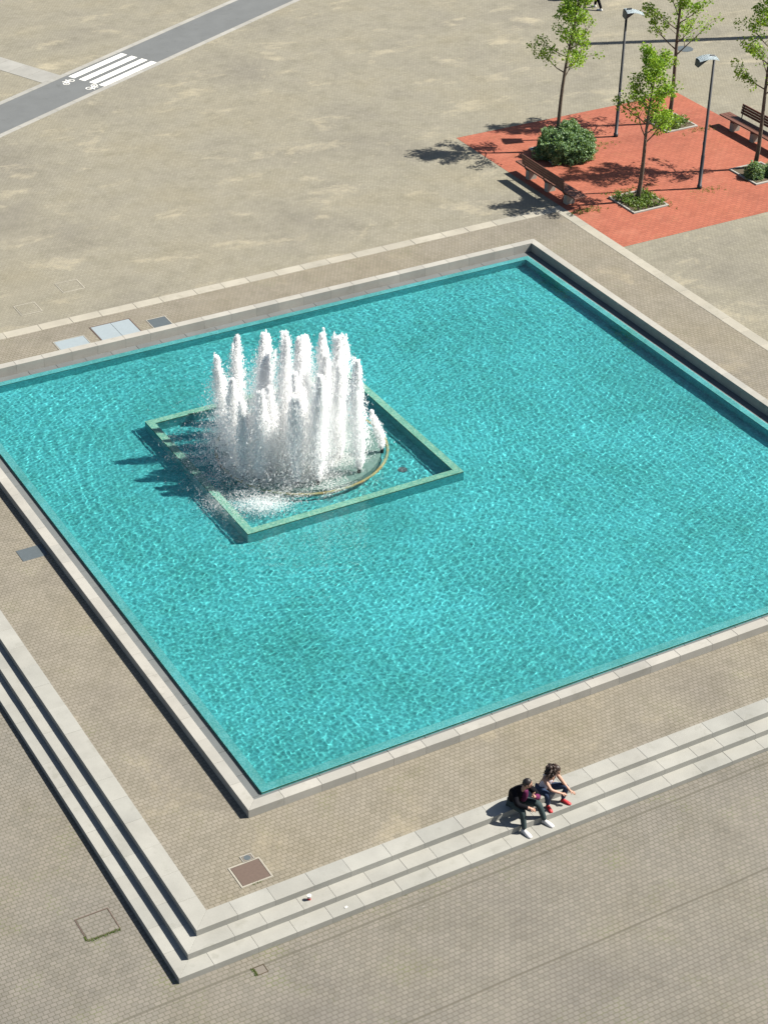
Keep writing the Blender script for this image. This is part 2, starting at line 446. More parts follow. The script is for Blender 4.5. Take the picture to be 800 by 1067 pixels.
bm = bmesh.new(); add_sheet(bm, [(A0, A0), (PX-A0, A0), (PX-A0, PY-A0), (A0, PY-A0)], FLOOR)
floor_o = pool_part(bm, 'pool_floor', M['tile'])

# ------------------------------------------------------------------ inner square basin with its round nozzle plinth
FX0, FY0, FX1, FY1 = 4.60, 9.27, 10.87, 15.50
FC = (7.75, 12.40); FR = 2.28; RIMW = .215; RIMZ = .014
fb = empty('fountain_basin', (FC[0], FC[1], FLOOR), 'square green tiled basin rim standing in the pool round the white jets', 'fountain')
def fpart(bm, name, mat, smooth=False, parent=None):
    bmesh.ops.translate(bm, verts=bm.verts, vec=-Vector(fb.location))
    return finish(bm, name, mat, parent or fb, None, smooth)
bm = bmesh.new(); ring_boxes(bm, 0, RIMW, FX0, FY0, FX1, FY1, FLOOR-.02, RIMZ)
rim_o = fpart(bm, 'basin_rim', [M['rimtile'], M['algae'], M['tile']])
def disc(bm, c, r, z0, z1, n=64, mi=0):
    add_prism(bm, [(c[0]+r*math.cos(2*PI*k/n), c[1]+r*math.sin(2*PI*k/n)) for k in range(n)], z0, z1, mi)
bm = bmesh.new(); disc(bm, FC, FR-.17, FLOOR-.02, -.12)
plinth_o = fpart(bm, 'round_plinth', M['plinth'])
bm = bmesh.new(); add_tube(bm, [(FC[0]+FR*math.cos(t), FC[1]+FR*math.sin(t), -.125) for t in (2*PI*k/96 for k in range(97))], .045, 8, False)
ringo = fpart(bm, 'rusty_pipe_ring', M['rustring'], True)
bm = bmesh.new(); disc(bm, (9.72, 10.45), .13, FLOOR-.01, FLOOR+.03, 20)
drain_o = fpart(bm, 'drain', M['darkplate'])

# jets: outer ring, inner ring, centre; (x, y, height)
# (x, y, height, lean in x, clean foot)
JETS = [(9.53, 11.22, 1.25, -.34, 1), (8.50, 10.62, 3.45, -.15, 1), (7.30, 10.62, 3.3, .03, 1), (6.00, 11.40, 2.7, .10, 0)]
def ring_at(r, deg): t = math.radians(deg); return FC[0]+r*math.cos(t), FC[1]+r*math.sin(t)
for r, deg, h, lx in ((2.02, 182, 2.7, .05), (2.02, 152, 2.9, -.20), (2.02, 120, 2.8, 0), (2.02, 90, 2.45, 0), (2.02, 60, 2.35, 0), (2.02, 30, 2.5, .05),
                      (1.15, 240, 3.0, -.08), (1.15, 180, 3.1, .15), (1.15, 122, 3.2, 0), (1.15, 62, 2.75, .05), (1.15, 2, 3.15, -.08), (1.15, 300, 2.9, 0), (.02, 0, 3.4, -.05),
                      (1.6, 262, 2.9, 0), (1.55, 212, 2.7, -.05), (.62, 205, 3.85, -.05), (.6, 330, 2.9, 0), (1.85, 238, 2.7, -.05), (2.05, 196, 2.3, 0), (1.15, 32, 3.0, 0)):
    JETS.append((*ring_at(r, deg), h, lx, 0))
for (x, y, h, lx, cf) in JETS:
    bm = bmesh.new(); add_tube(bm, [(x, y, -.14), (x, y, .05), (x, y, .10)], [.05, .05, .032], 8)
    fpart(bm, 'nozzle', M['blackmetal'])

# ------------------------------------------------------------------ water surface (a real wave mesh)
def wave_mesh():
    s = .025; nx = int((PX-2*A0)/s)+1; ny = int((PY-2*A0)/s)+1
    X = np.linspace(A0+.002, PX-A0-.002, nx); Y = np.linspace(A0+.002, PY-A0-.002, ny)
    gx, gy = np.meshgrid(X, Y); R = np.random.RandomState(5)
    z = np.zeros_like(gx)
    d = np.hypot(gx-FC[0], gy-FC[1])
    inside = (gx > FX0) & (gx < FX1) & (gy > FY0) & (gy < FY1)
    # patchy chop: short waves of many directions, each modulated in space
    for k in range(72):
        lam = R.choice([.10, .12, .14, .17, .21, .27, .4])*R.uniform(.85, 1.15)
        th = R.uniform(0, 2*PI); kk = 2*PI/lam; ph = R.uniform(0, 2*PI)
        mx, my, mp = R.uniform(-.7, .7), R.uniform(-.7, .7), R.uniform(0, 2*PI)
        env = .55+.45*np.sin(mx*gx+my*gy+mp)
        bend = .35*np.sin(.8*gx+R.uniform(0, 6))+.35*np.sin(.9*gy+R.uniform(0, 6))
        z += .0026*lam*env*np.sin(kk*(gx*math.cos(th)+gy*math.sin(th))+ph+bend)*AMP
    # rings running out from the fountain
    for lam, ph in ((.33, 0), (.27, 1.7), (.42, 3.9)):
        ang = np.arctan2(gy-FC[1], gx-FC[0])
        env = np.exp(-((d-6.0)/2.8)**2)*(.6+.4*np.sin(3*ang+ph))
        z += .0062*lam*env*(.62-.38*np.cos(ang+.25))*np.sin(2*PI*d/lam+ph+.6*np.sin(5*ang))*AMP
    # calmer next to the edges and just outside the basin
    edge = np.minimum.reduce([gx-A0, PX-A0-gx, gy-A0, PY-A0-gy])
    z *= np.clip(.25+edge/1.1, .25, 1)
    z *= np.where(inside, 1.2, np.clip(.6+(d-4.0)/4.0, .6, 1))
    z += 0.0
    co = np.stack([gx, gy, z+ZL], -1).reshape(-1, 3).astype(np.float32)
    i = np.arange(nx*ny).reshape(ny, nx)
    q = np.stack([i[:-1, :-1], i[:-1, 1:], i[1:, 1:], i[1:, :-1]], -1).reshape(-1, 4)
    me = bpy.data.meshes.new('pool_water')
    me.vertices.add(len(co)); me.vertices.foreach_set('co', co.ravel())
    me.loops.add(q.size); me.loops.foreach_set('vertex_index', q.ravel().astype(np.int32))
    me.polygons.add(len(q)); me.polygons.foreach_set('loop_start', np.arange(0, q.size, 4, dtype=np.int32))
    me.polygons.foreach_set('loop_total', np.full(len(q), 4, np.int32))
    me.polygons.foreach_set('use_smooth', np.ones(len(q), bool))
    me.update(calc_edges=True); return me
AMP = .78
water = link('pool_water', wave_mesh(), M['water']); tag(water, kind='structure')
water.cycles.is_caustics_caster = True
for o in (floor_o, rim_o, plinth_o, ringo, lip, drain_o): o.cycles.is_caustics_receiver = True


# ------------------------------------------------------------------ jets: white water as thousands of drops
def drops_mesh(name, C, S, st):
    """octahedral drops: centres C (n,3), sizes S (n,), vertical stretch st (n,)"""
    n = len(C); R = np.random.RandomState(n % 1000)
    base = np.array([(1,0,0),(-1,0,0),(0,1,0),(0,-1,0),(0,0,1),(0,0,-1)], float)
    tri = np.array([(0,2,4),(2,1,4),(1,3,4),(3,0,4),(2,0,5),(1,2,5),(3,1,5),(0,3,5)])
    a = R.uniform(0, PI, n); ca, sa = np.cos(a), np.sin(a)
    v = np.repeat(base[None], n, 0)*S[:, None, None]; v[:, :, 2] *= st[:, None]
    tl = R.normal(0, .25, (n, 2))
    x = v[:, :, 0]*ca[:, None]-v[:, :, 1]*sa[:, None] + v[:, :, 2]*tl[:, :1]; y = v[:, :, 0]*sa[:, None]+v[:, :, 1]*ca[:, None] + v[:, :, 2]*tl[:, 1:]
    co = np.stack([x, y, v[:, :, 2]], -1)+C[:, None, :]
    f = (tri[None]+np.arange(n)[:, None, None]*6).reshape(-1, 3)
    me = bpy.data.meshes.new(name)
    me.vertices.add(n*6); me.vertices.foreach_set('co', co.reshape(-1).astype(np.float32))
    me.loops.add(f.size); me.loops.foreach_set('vertex_index', f.ravel().astype(np.int32))
    me.polygons.add(len(f)); me.polygons.foreach_set('loop_start', np.arange(0, f.size, 3, dtype=np.int32)); me.polygons.foreach_set('loop_total', np.full(len(f), 3, np.int32))
    me.polygons.foreach_set('use_smooth', np.ones(len(f), bool))
    me.update(calc_edges=True); return me

def jet_drops(h, lx, clean, seed):
    R = np.random.RandomState(seed); out = []
    small = h < 1.6; sc_ = .6 if small else 1.0
    def add(C, S, st): out.append((C, S, st))
    def wob(u): return np.stack([.04*np.sin(u*8+seed), .04*np.cos(u*7+seed*2)], -1)*u[:, None]
    # rising core, tight at the nozzle and loosening upwards
    n = int(4000*max(h, 1)/3.5); u = R.uniform(0, 1, n)**1.1
    rad = sc_*(.030+.088*np.sin(np.minimum(u*1.02, 1)*PI)**.7*(1-.45*u))
    xy = R.normal(0, 1, (n, 2))*rad[:, None]+wob(u)
    add(np.concatenate([xy, (.08+u*h*.93)[:, None]], 1), R.uniform(.008, .020, n), R.uniform(1.6, 3.6, n))
    # feathered head: spurts of different height
    for k in range(11 if not small else 3):
        m = 190; top = h*(1-.36*R.random()**1.1); r0 = R.normal(0, .04+.22*(1-top/h), 2)*sc_
        t = R.beta(1.2, 1.9, m)
        add(np.stack([r0[0]+R.normal(0, .016, m)*(1+3.4*t), r0[1]+R.normal(0, .016, m)*(1+3.4*t), top-t*h*.34], -1), R.uniform(.005, .016, m), R.uniform(1, 2.8, m))
    # spray falling back round the core, widening downwards and drifting with the breeze
    n = int((4400 if not small else 600)*max(h, 1)/3.5); u = R.beta(1.2, 1.6, n)
    if clean: u = .16+.84*u
    fall = 1-u; rad = (.035+.33*fall**.95)*(.75 if clean else 1)*sc_
    xy = R.normal(0, 1, (n, 2))*rad[:, None]+wob(u); xy[:, 0] -= (.10 if clean else .36)*fall**1.5*h/4
    add(np.concatenate([xy, (.02+u*h*.92)[:, None]], 1), np.abs(R.normal(.003, .005, n))+.0035, R.uniform(1, 3.0, n))
    C = np.concatenate([o[0] for o in out]); S = np.concatenate([o[1] for o in out]); T = np.concatenate([o[2] for o in out])
    C[:, 0] += lx*np.clip(C[:, 2]/h, 0, 1)**1.7
    if small: C[:, 1] += .05*C[:, 2]
    return C, S, T
def jet_core(h, lx, clean, seed):
    """the solid white heart of the jet: a lumpy tapering column"""
    R = random.Random(seed); bm = bmesh.new(); n = int(h*14)+6; k_ = .6 if h < 1.6 else 1.0; H_ = h*.78; rings = []
    for i in range(n+1):
        u = i/n; z = .06+u*H_; r = k_*(.035+.085*math.sin(min(1, u*1.15)*PI)**.8*(1-.62*u)*.85)*(1 if clean else 1.2)
        ox, oy = lx*(z/h)**1.7+.04*math.sin(u*8+seed)*u, .04*math.cos(u*7+seed*2)*u
        rings.append([bm.verts.new((ox+math.cos(t)*r*q, oy+math.sin(t)*r*q, z+.05*R.uniform(-1, 1))) for t, q in
                      ((2*PI*m/10, 1+.55*noise.noise(Vector((math.cos(2*PI*m/10)*1.6, math.sin(2*PI*m/10)*1.6, z*3.1+seed)))) for m in range(10))])
    for i in range(n):
        for m in range(10): bm.faces.new((rings[i][m], rings[i][(m+1) % 10], rings[i+1][(m+1) % 10], rings[i+1][m]))
    bm.faces.new(rings[-1]); bmesh.ops.recalc_face_normals(bm, faces=bm.faces)
    for f in bm.faces: f.smooth = True
    me = bpy.data.meshes.new('core'); bm.to_mesh(me); bm.free(); return me
JL = {0: 'short leaning white jet at the right edge of the ring of jets', 1: 'tall white jet rising from a bare nozzle on the near right of the ring',
      2: 'white jet rising from a bare dark nozzle at the very front of the ring', 5: 'lower narrow white jet at the far left of the cluster'}
for k, (x, y, h, lx, cf) in enumerate(JETS):
    o = empty('water_jet', (x, y, 0), JL.get(k, 'tall white water jet in the crowded middle of the fountain cluster'), 'water jet', 'white water jets of the fountain')
    link('water_column', jet_core(h, lx, cf, 100+k), M['foam'], o)
    link('spray', drops_mesh('spray', *jet_drops(h, lx, cf, 100+k)), M['foam'], o)

# foam and falling spray on the basin water: nobody could count it
def splash():
    R = np.random.RandomState(9); P_, S_ = [], []
    def clump(cx, cy, rx, ry, n, zh, s0=.004, s1=.014):
        C = np.stack([R.normal(cx, rx, n), R.normal(cy, ry, n), ZL+np.abs(R.normal(0, zh, n))], -1)
        P_.append(C); S_.append(R.uniform(s0, s1, n))
    # boiling foot of every jet
    for (x, y, h, lx, cf) in JETS:
        if not cf: clump(x-.12, y+.05, .18, .18, 1100, .08)
    for (x, y) in ((7.05, 10.95), (7.6, 11.2), (8.0, 11.35), (5.55, 10.25), (5.75, 10.15), (5.3, 10.55)): clump(x, y, .30, .22, 1700, .05)
    # wind-blown spray to the left, thinning outwards
    n = 34000
    a = R.uniform(0, 2*PI, n); r = np.sqrt(R.uniform(0, 1, n))*2.5
    x = FC[0]-.75+r*np.cos(a)*1.02; y = FC[1]-.05+r*np.sin(a)
    nz = np.array([noise.noise(Vector((xx*2.1, yy*3.1, 1.7)))+.5*noise.noise(Vector((xx*5, yy*6, 4.0))) for xx, yy in zip(x, y)])
    keep = (nz > R.uniform(-.25, .35, n)) & (x < FC[0]+1.3) & (x > FX0-.1)
    x, y = x[keep], y[keep]; m = len(x)
    P_.append(np.stack([x, y, ZL+.004+np.abs(R.normal(0, .035, m))], -1)); S_.append(R.uniform(.005, .016, m))
    # fine drops in the air on the lee side
    n = 9000
    x = FC[0]-1.2-np.abs(R.normal(0, .75, n))+R.normal(0, .5, n); y = FC[1]+R.normal(-.2, 1.15, n); z = np.abs(R.normal(0, .75, n))*np.clip(1.25-(FC[0]-1.0-x)*.33, .08, 1)
    P_.append(np.stack([x, y, z], -1)); S_.append(R.uniform(.004, .011, n))
    # dense falling water in the middle of the cluster
    n = 7000
    a = R.uniform(0, 2*PI, n); r = np.sqrt(R.uniform(0, 1, n))*1.75; u = R.beta(1.1, 1.6, n)
    r = r*(1.0-.25*u); P_.append(np.stack([FC[0]-.15-.30*(1-u)+r*np.cos(a), FC[1]+.05+r*np.sin(a), .05+u*2.9], -1)); S_.append(R.uniform(.005, .015, n))
    n = 26000
    a = R.uniform(0, 2*PI, n); r = np.sqrt(R.uniform(0, 1, n))*2.0; x = FC[0]+r*np.cos(a); y = FC[1]+r*np.sin(a)
    nz = np.array([noise.noise(Vector((xx*2.6, yy*2.6, 7.7))) for xx, yy in zip(x, y)])
    keep = (nz > R.uniform(-.45, .25, n)) & (x-FC[0] < 1.2+.2*(y-FC[1])); x, y = x[keep], y[keep]; m = len(x)
    P_.append(np.stack([x, y, ZL+.01+np.abs(R.normal(0, .11, m))], -1)); S_.append(R.uniform(.004, .012, m))
    # slops over the left rim
    for (cx, cy, n) in ((4.72, 13.3, 260), (4.55, 12.0, 320), (4.62, 11.0, 500), (4.35, 10.85, 260), (4.75, 10.4, 300), (4.8, 14.2, 160)): clump(cx, cy, .2, .26, n*2, .03, .003, .011)
    C = np.concatenate(P_); S = np.concatenate(S_)
    return drops_mesh('splash_foam', C, S, R.uniform(.4, 1.1, len(C)))
tag(link('splash_foam', splash(), M['foam']), 'white foam and drifting spray at the foot of the jets', None, None, 'stuff')

def mist():
    t = NT('spray_mist_air'); p = t.pos()
    q = t.n('ShaderNodeMapping', vector_type='POINT', i_Vector=p); q.inputs['Location'].default_value = (-(FC[0]-.35)/2.45, -FC[1]/2.15, -.2/2.9); q.inputs['Scale'].default_value = (1/2.45, 1/2.15, 1/2.9)
    r = t.n('ShaderNodeVectorMath', operation='LENGTH'); t.t.links.new(q.outputs[0], r.inputs[0])
    fall = t.ramp(r.outputs['Value'], [(0, 1), (.35, .85), (.95, 0)])
    st = t.n('ShaderNodeMapping', i_Vector=p, i_Scale=(1, 1, .35))
    nz = t.ramp(t.noise(st.outputs[0], 2.2, 3, .6), [(.38, .15), (.66, 1)])
    d = t.math('MULTIPLY', t.math('MULTIPLY', fall, nz), MIST)
    v = t.n('ShaderNodeVolumeScatter', i_Color=(.995, .995, .995, 1), i_Density=d, i_Anisotropy=.15)
    t.t.links.new(v.outputs[0], t.out.inputs['Volume'])
    t.m.cycles.volume_step_rate = 1.0
    bm = bmesh.new(); add_ball(bm, (FC[0]-.35, FC[1], .2), (2.4, 2.1, 2.85), 3)
    bmesh.ops.bisect_plane(bm, geom=bm.verts[:]+bm.edges[:]+bm.faces[:], plane_co=(0, 0, .08), plane_no=(0, 0, -1), clear_outer=True)
    bmesh.ops.holes_fill(bm, edges=[e for e in bm.edges if e.is_boundary])
    return finish(bm, 'spray_mist', t.m)
MIST = .15
tag(mist(), 'thin white mist of spray hanging round the jets', None, None, 'stuff')

# ------------------------------------------------------------------ cycle road, crossing, side path
RA = math.radians(27.4); RU = Vector((math.cos(RA), math.sin(RA))); RN = Vector((-RU.y, RU.x))
N0, N1 = 28.33, 30.54
def ruv(u, n): v = RU*u+RN*n; return (v.x, v.y)
def rquad(u0, u1, n0, n1): return [ruv(u0, n0), ruv(u1, n0), ruv(u1, n1), ruv(u0, n1)]
bm = bmesh.new(); add_sheet(bm, rquad(-30, 110, N0, N1), .006)
tag(finish(bm, 'cycle_road', M['asphalt']), kind='structure')
bm = bmesh.new()
for n0, n1 in ((N0-.06, N0+.16), (N1-.16, N1+.06)):
    u = -30
    while u < 110: add_prism(bm, rquad(u+.004, u+1.0-.004, n0, n1), -.1, .014); u += 1.0
tag(finish(bm, 'road_edging', M['edging']), kind='structure')
bm = bmesh.new(); add_sheet(bm, [(11.0, 43.74), (10.52, 42.45), (10.95, 41.5), (11.50, 40.40), (12.28, 40.80), (11.7, 42.2)], .0065) if False else None
pd = Vector((12.31-11.0, 40.86-43.74)).normalized()
q0, q1 = Vector((11.46, 40.42)), Vector((12.36, 40.88))
for k in range(14):
    a, b = -pd*(k*.9+.008), -pd*((k+1)*.9-.008)
    add_prism(bm, [tuple(q0+a), tuple(q1+a), tuple(q1+b), tuple(q0+b)], -.05, .009)
tag(finish(bm, 'side_path', M['pathgrey']), kind='structure')
for k, (nc, lab) in enumerate(((30.11, 'white zebra bar farthest up the crossing, beside the side path'), (29.60, 'white zebra bar second from the top of the crossing'),
                     (29.09, 'white zebra bar third from the top of the crossing'), (28.62, 'white zebra bar lowest on the crossing, along the near road edge'))):
    bm = bmesh.new(); add_sheet(bm, rquad(29.86, 33.02, nc-.145, nc+.145), .011)
    tag(finish(bm, 'crossing_stripe', M['paint']), lab, 'road marking', 'zebra crossing bars painted on the cycle road')
def bike(loc, rz, lab):
    bm = bmesh.new(); s = 1.0
    def strip(a, b, wd=.032):
        a, b = Vector(a), Vector(b); d = (b-a).normalized(); n = Vector((-d.y, d.x))*wd/2
        bm.faces.new([bm.verts.new((*p, 0)) for p in (a+n, a-n, b-n, b+n)])
    for cx in (-.17, .17):
        for k in range(16):
            t0, t1 = 2*PI*k/16, 2*PI*(k+1)/16
            strip((cx+.115*math.cos(t0), .115*math.sin(t0)), (cx+.115*math.cos(t1), .115*math.sin(t1)), .034)
    for a, b in (((-.17, 0), (-.08, .15)), ((-.08, .15), (.11, .15)), ((.11, .15), (0, 0)), ((0, 0), (-.17, 0)), ((0, 0), (-.09, .2)), ((.17, 0), (.1, .22)), ((.1, .22), (.17, .22)), ((-.13, .21), (-.05, .21))): strip(a, b)
    zz = 0
    for i, f in enumerate(bm.faces):
        for v in f.verts: v.co.z = i*.00012
    o = finish(bm, 'bicycle_marking', M['paint'], None, (loc[0], loc[1], .011), rz=rz)
    tag(o, lab, 'road marking')
bike((12.38, 40.05), RA+.15, 'white bicycle symbol painted on the road nearer the side path')
bike((12.95, 39.2), RA+PI+.1, 'white bicycle symbol painted on the road nearer the plaza')

# ------------------------------------------------------------------ covers and plates let into the paving
def plate(name, x0, x1, y0, y1, z, mat, lab, cat='cover', frame=None, fw=.035, group=None, split=None, fill=None, fz=.006):
    cx, cy = (x0+x1)/2, (y0+y1)/2
    r = empty(name, (cx, cy, z), lab, cat, group)
    a, b = (x1-x0)/2, (y1-y0)/2
    if frame:
        bm = bmesh.new()
        add_box(bm, -a-fw, -b-fw, -.03, a+fw, -b, .008); add_box(bm, -a-fw, b, -.03, a+fw, b+fw, .008)
        add_box(bm, -a-fw, -b+.001, -.03, -a, b-.001, .008); add_box(bm, a, -b+.001, -.03, a+fw, b-.001, .008)
        finish(bm, 'frame', frame, r)
    xs_ = [-a+.004] + ([split-cx] if split else []) + [a-.004]
    for p, q in zip(xs_[:-1], xs_[1:]):
        bm = bmesh.new(); add_box(bm, p+.004, -b+.004, -.03, q-.004, b-.004, fz, .003); finish(bm, 'panel', mat, r)
    return r
plate('steel_cover', 4.12, 5.03, PY+.03, PY+.86, .004, M['steelplate'], 'pale single steel plate leftmost beside the far pool wall', 'cover', M['concrete'], .03)
plate('steel_cover', 5.40, 6.62, PY+.03, PY+1.22, .004, M['steelplate'], 'large pale steel cover of two leaves beside the far pool wall', 'cover', M['rust'], .03, split=6.03)
plate('steel_cover', 7.05, 7.62, PY+.30, PY+.88, .004, M['darkplate'], 'small dark steel cover rightmost beside the far pool wall', 'cover', M['concrete'], .03)
plate('steel_cover', -.70, -.04, 10.76, 11.27, .004, M['darkplate'], 'dark steel plate touching the shaded left pool wall', 'cover', None)
plate('paved_cover', 3.93, 4.54, 22.89, 23.51, .002, M['plaza'], 'thin framed paved cover in the plaza, nearer the left edge', 'cover', M['kerb'], .03)
plate('paved_cover', 5.58, 6.24, 23.72, 24.35, .002, M['plaza'], 'thin framed paved cover in the plaza, farther from the left edge', 'cover', M['kerb'], .03)
plate('rusty_cover', -.98, -.36, -1.71, -1.15, .004, M['rust'], 'square brown rusty cover in pale frame near the terrace corner', 'cover', M['kerb'], .035)
r = plate('drain_grate', -.65, -.44, -1.145+.04, -.955, .004, M['lidbrown'], 'small square drain lid with dark round ring beside brown cover', 'drain', M['concrete'], .02)
bm = bmesh.new(); disc(bm, (0, 0), .07, .0, .0085, 16); finish(bm, 'grate', M['darkplate'], r)
plate('paved_cover', -4.02, -3.36, -1.19, -.58, gh(-3.7, -.9)+.001, M['lower'], 'mossy edged paved cover in the lower plaza left of steps', 'cover', M['rust'], .018)
plate('square_lid', -1.58, -1.37, -3.54, -3.35, gh(-1.5, -3.4)+.002, M['lidbrown'], 'small square lid in the paving in front of bottom step', 'cover', M['soil'], .012)
bm = bmesh.new(); disc(bm, (0, 0), .34, -.03, .006, 28)
bmh = finish(bm, 'manhole_cover', M['darkplate'], None, (35.67, 32.47, .003)); tag(bmh, 'round dark manhole cover in the plaza behind the lamp', 'cover')
# moss lines round the covers
def tuft(bm, x, y, z, R, n, h, s=.03):
    for _ in range(n):
        a = R.uniform(0, 2*PI); d = Vector((math.cos(a), math.sin(a), 0)); b = Vector((x+R.gauss(0, s), y+R.gauss(0, s), z))
        hh = h*R.uniform(.5, 1.2); wv = Vector((-d.y, d.x, 0))*h*.18
        bm.faces.new([bm.verts.new(b-wv), bm.verts.new(b+wv), bm.verts.new(b+d*hh*.5+Vector((0, 0, hh)))])
bm = bmesh.new(); R_ = random.Random(4)
for k in range(60):
    t = k/59; tuft(bm, -4.02+.66*t, -1.22+R_.gauss(0, .01), gh(-3.7, -.9), R_, 5, .035, .015)
    if k < 26: tuft(bm, -4.04, -1.2+.3*t, gh(-3.7, -.9), R_, 3, .03, .012)
for k in range(22): tuft(bm, -1.6+R_.gauss(0, .015), -3.55+.2*k/21, gh(-1.5, -3.4), R_, 4, .035, .012)
for k in range(70): tuft(bm, R_.uniform(-.9, 10), -3.07+R_.gauss(0, .02), gh(2, -3), R_, 3, .03, .02)
for k in range(14): tuft(bm, -.67+R_.uniform(-.1, .1), -1.75, .0, R_, 3, .03, .012)
for k in range(60): tuft(bm, 23.15+R_.gauss(0, .3), 21.35+R_.gauss(0, .1), .006, R_, 5, .06, .03)
for (x, y, sx, sy, n) in ((25.3, 22.1, .5, .1, 40), (27.9, 20.85, .25, .12, 25), (31.05, 25.3, .35, .1, 40), (25.9, 20.9, .1, .3, 40), (27.0, 25.7, .3, .1, 20)):
    for k in range(n): tuft(bm, x+R_.gauss(0, sx), y+R_.gauss(0, sy), .006, R_, 5, .06, .03)
tag(finish(bm, 'weeds', M['weed']), 'small green weeds growing in the paving joints', None, None, 'stuff')

# ------------------------------------------------------------------ planters, trees, shrubs
def leaf_quads(bm, c, n, rad, size, R, flat=.8):
    for _ in range(n):
        while True:
            d = Vector((R.uniform(-1, 1), R.uniform(-1, 1), R.uniform(-1, 1)))
            if d.length < 1: break
        p = c + Vector((d.x*rad, d.y*rad, d.z*rad*flat))
        a = Vector((R.gauss(0, 1), R.gauss(0, 1), R.gauss(0, .6))).normalized()
        b = a.cross(Vector((R.gauss(0, 1), R.gauss(0, 1), R.gauss(0, 1)))).normalized()
        s = size*R.uniform(.6, 1.3)
        bm.faces.new([bm.verts.new(p+a*s*.5), bm.verts.new(p+b*s*.42), bm.verts.new(p-a*s*.5), bm.verts.new(p-b*s*.42)])

def make_tree(name, base, H, lean, low, spread, seed, label, nl=16, top_r=.35, droop=0.0, leafn=88):
    R = random.Random(seed); root = empty(name, base, label, 'tree', 'young trees on the red brick square')
    tb, cb = bmesh.new(), bmesh.new()
    pts = []; n = 10
    for i in range(n+1):
        t = i/n
        pts.append(Vector((lean[0]*t**1.2+.05*math.sin(t*7+seed), lean[1]*t**1.2+.05*math.cos(t*6+seed), H*t*.97)))
    pts[0] = Vector((0, 0, -.05))
    add_tube(tb, pts, [.075*(1-.85*i/n)+.008 for i in range(n+1)], 8)
    def at(t):
        f = t*n; i = min(n-1, int(f)); return pts[i].lerp(pts[i+1], f-i)
    for k in range(nl):
        t = low + (1-low)*(k+.3*R.random())/nl*.98
        p = at(min(t, .99)); az = k*2.4+R.uniform(-.5, .5)
        L = spread*(1.05-.75*((t-low)/(1-low)))*R.uniform(.65, 1.2)+.12
        up = R.uniform(.45, 1.0)
        q = [p]
        d = Vector((math.cos(az), math.sin(az), up)).normalized()
        for j in range(4):
            d = (d+Vector((R.gauss(0, .16), R.gauss(0, .16), .10-droop))).normalized(); q.append(q[-1]+d*L/4)
        r0 = .022*(1.2-t)+.008
        add_tube(tb, q, [r0, r0*.8, r0*.6, r0*.4, r0*.2], 5)
        subs = [(q[j], .2+.05*R.random()) for j in (2, 3, 4)]
        for j in (1, 2, 3):
            if R.random() < .75:
                dd = (d+Vector((R.gauss(0, .8), R.gauss(0, .8), R.gauss(.1, .4)))).normalized(); e_ = q[j]+dd*L*R.uniform(.25, .5)
                add_tube(tb, [q[j], q[j].lerp(e_, .5)+Vector((0, 0, .02)), e_], [r0*.5, r0*.35, r0*.15], 4); subs.append((e_, .2+.06*R.random()))
        for c, rr in subs:
            leaf_quads(cb, c, int(leafn*R.uniform(.25, 1.1)), rr*R.uniform(.8, 1.4), .078, R, .7)
    for j in range(5): leaf_quads(cb, at(.86+.035*j)+Vector((R.gauss(0, .1), R.gauss(0, .1), .05)), int(leafn*.5), .2, .078, R)
    finish(tb, 'trunk', M['bark'], root, None, True); finish(cb, 'crown', M['leaf'], root)
    return root

def planter(x0, x1, y0, y1, label):
    r = empty('tree_planter', ((x0+x1)/2, (y0+y1)/2, .006), label, 'planter', 'square stone edged tree planters')
    a, b = (x1-x0)/2, (y1-y0)/2; w_ = .07; bm = bmesh.new()
    add_box(bm, -a, -b, -.1, a, -b+w_, .05, .006); add_box(bm, -a, b-w_, -.1, a, b, .05, .006)
    add_box(bm, -a, -b+w_+.002, -.1, -a+w_, b-w_-.002, .048, .006); add_box(bm, a-w_, -b+w_+.002, -.1, a, b-w_-.002, .048, .006)
    finish(bm, 'edging', M['coping'], r)
    bm = bmesh.new(); R = random.Random(int(x0*10)); N = 10
    g = [[bm.verts.new((-a+w_+(2*a-2*w_)*i/N, -b+w_+(2*b-2*w_)*j/N, .02+R.uniform(0, .035))) for j in range(N+1)] for i in range(N+1)]
    for i in range(N):
        for j in range(N): bm.faces.new((g[i][j], g[i+1][j], g[i+1][j+1], g[i][j+1]))
    finish(bm, 'soil', M['soil'], r, None, True)
P1 = (24.35, 25.85, 25.2, 26.65); P2 = (29.65, 31.05, 25.6, 27.0); P3 = (24.40, 25.85, 20.40, 21.88); P4 = (29.55, 30.98, 20.40, 21.90)
planter(*P1, 'stone edged planter almost hidden under the large round shrub')
planter(*P2, 'stone edged square planter of weeds farthest back on red paving')
planter(*P3, 'stone edged square planter of weeds nearest the pool corner')
planter(*P4, 'stone edged square planter with low grey shrubs at the right edge')
def cover(px, seed, n, label, h=.16):
    bm = bmesh.new(); R = random.Random(seed)
    for _ in range(n):
        x, y = R.uniform(px[0]+.08, px[1]-.08), R.uniform(px[2]+.08, px[3]-.08)
        if noise.noise(Vector((x*1.8, y*1.8, seed))) < -.28: continue
        leaf_quads(bm, Vector((x, y, .06+R.random()*h)), 7, .07, .06, R)
    tag(finish(bm, 'ground_cover', M['weed']), label, None, None, 'stuff')
cover(P2, 3, 330, 'low green weeds filling the farthest planter'); cover(P3, 5, 330, 'low green weeds filling the planter nearest the pool')

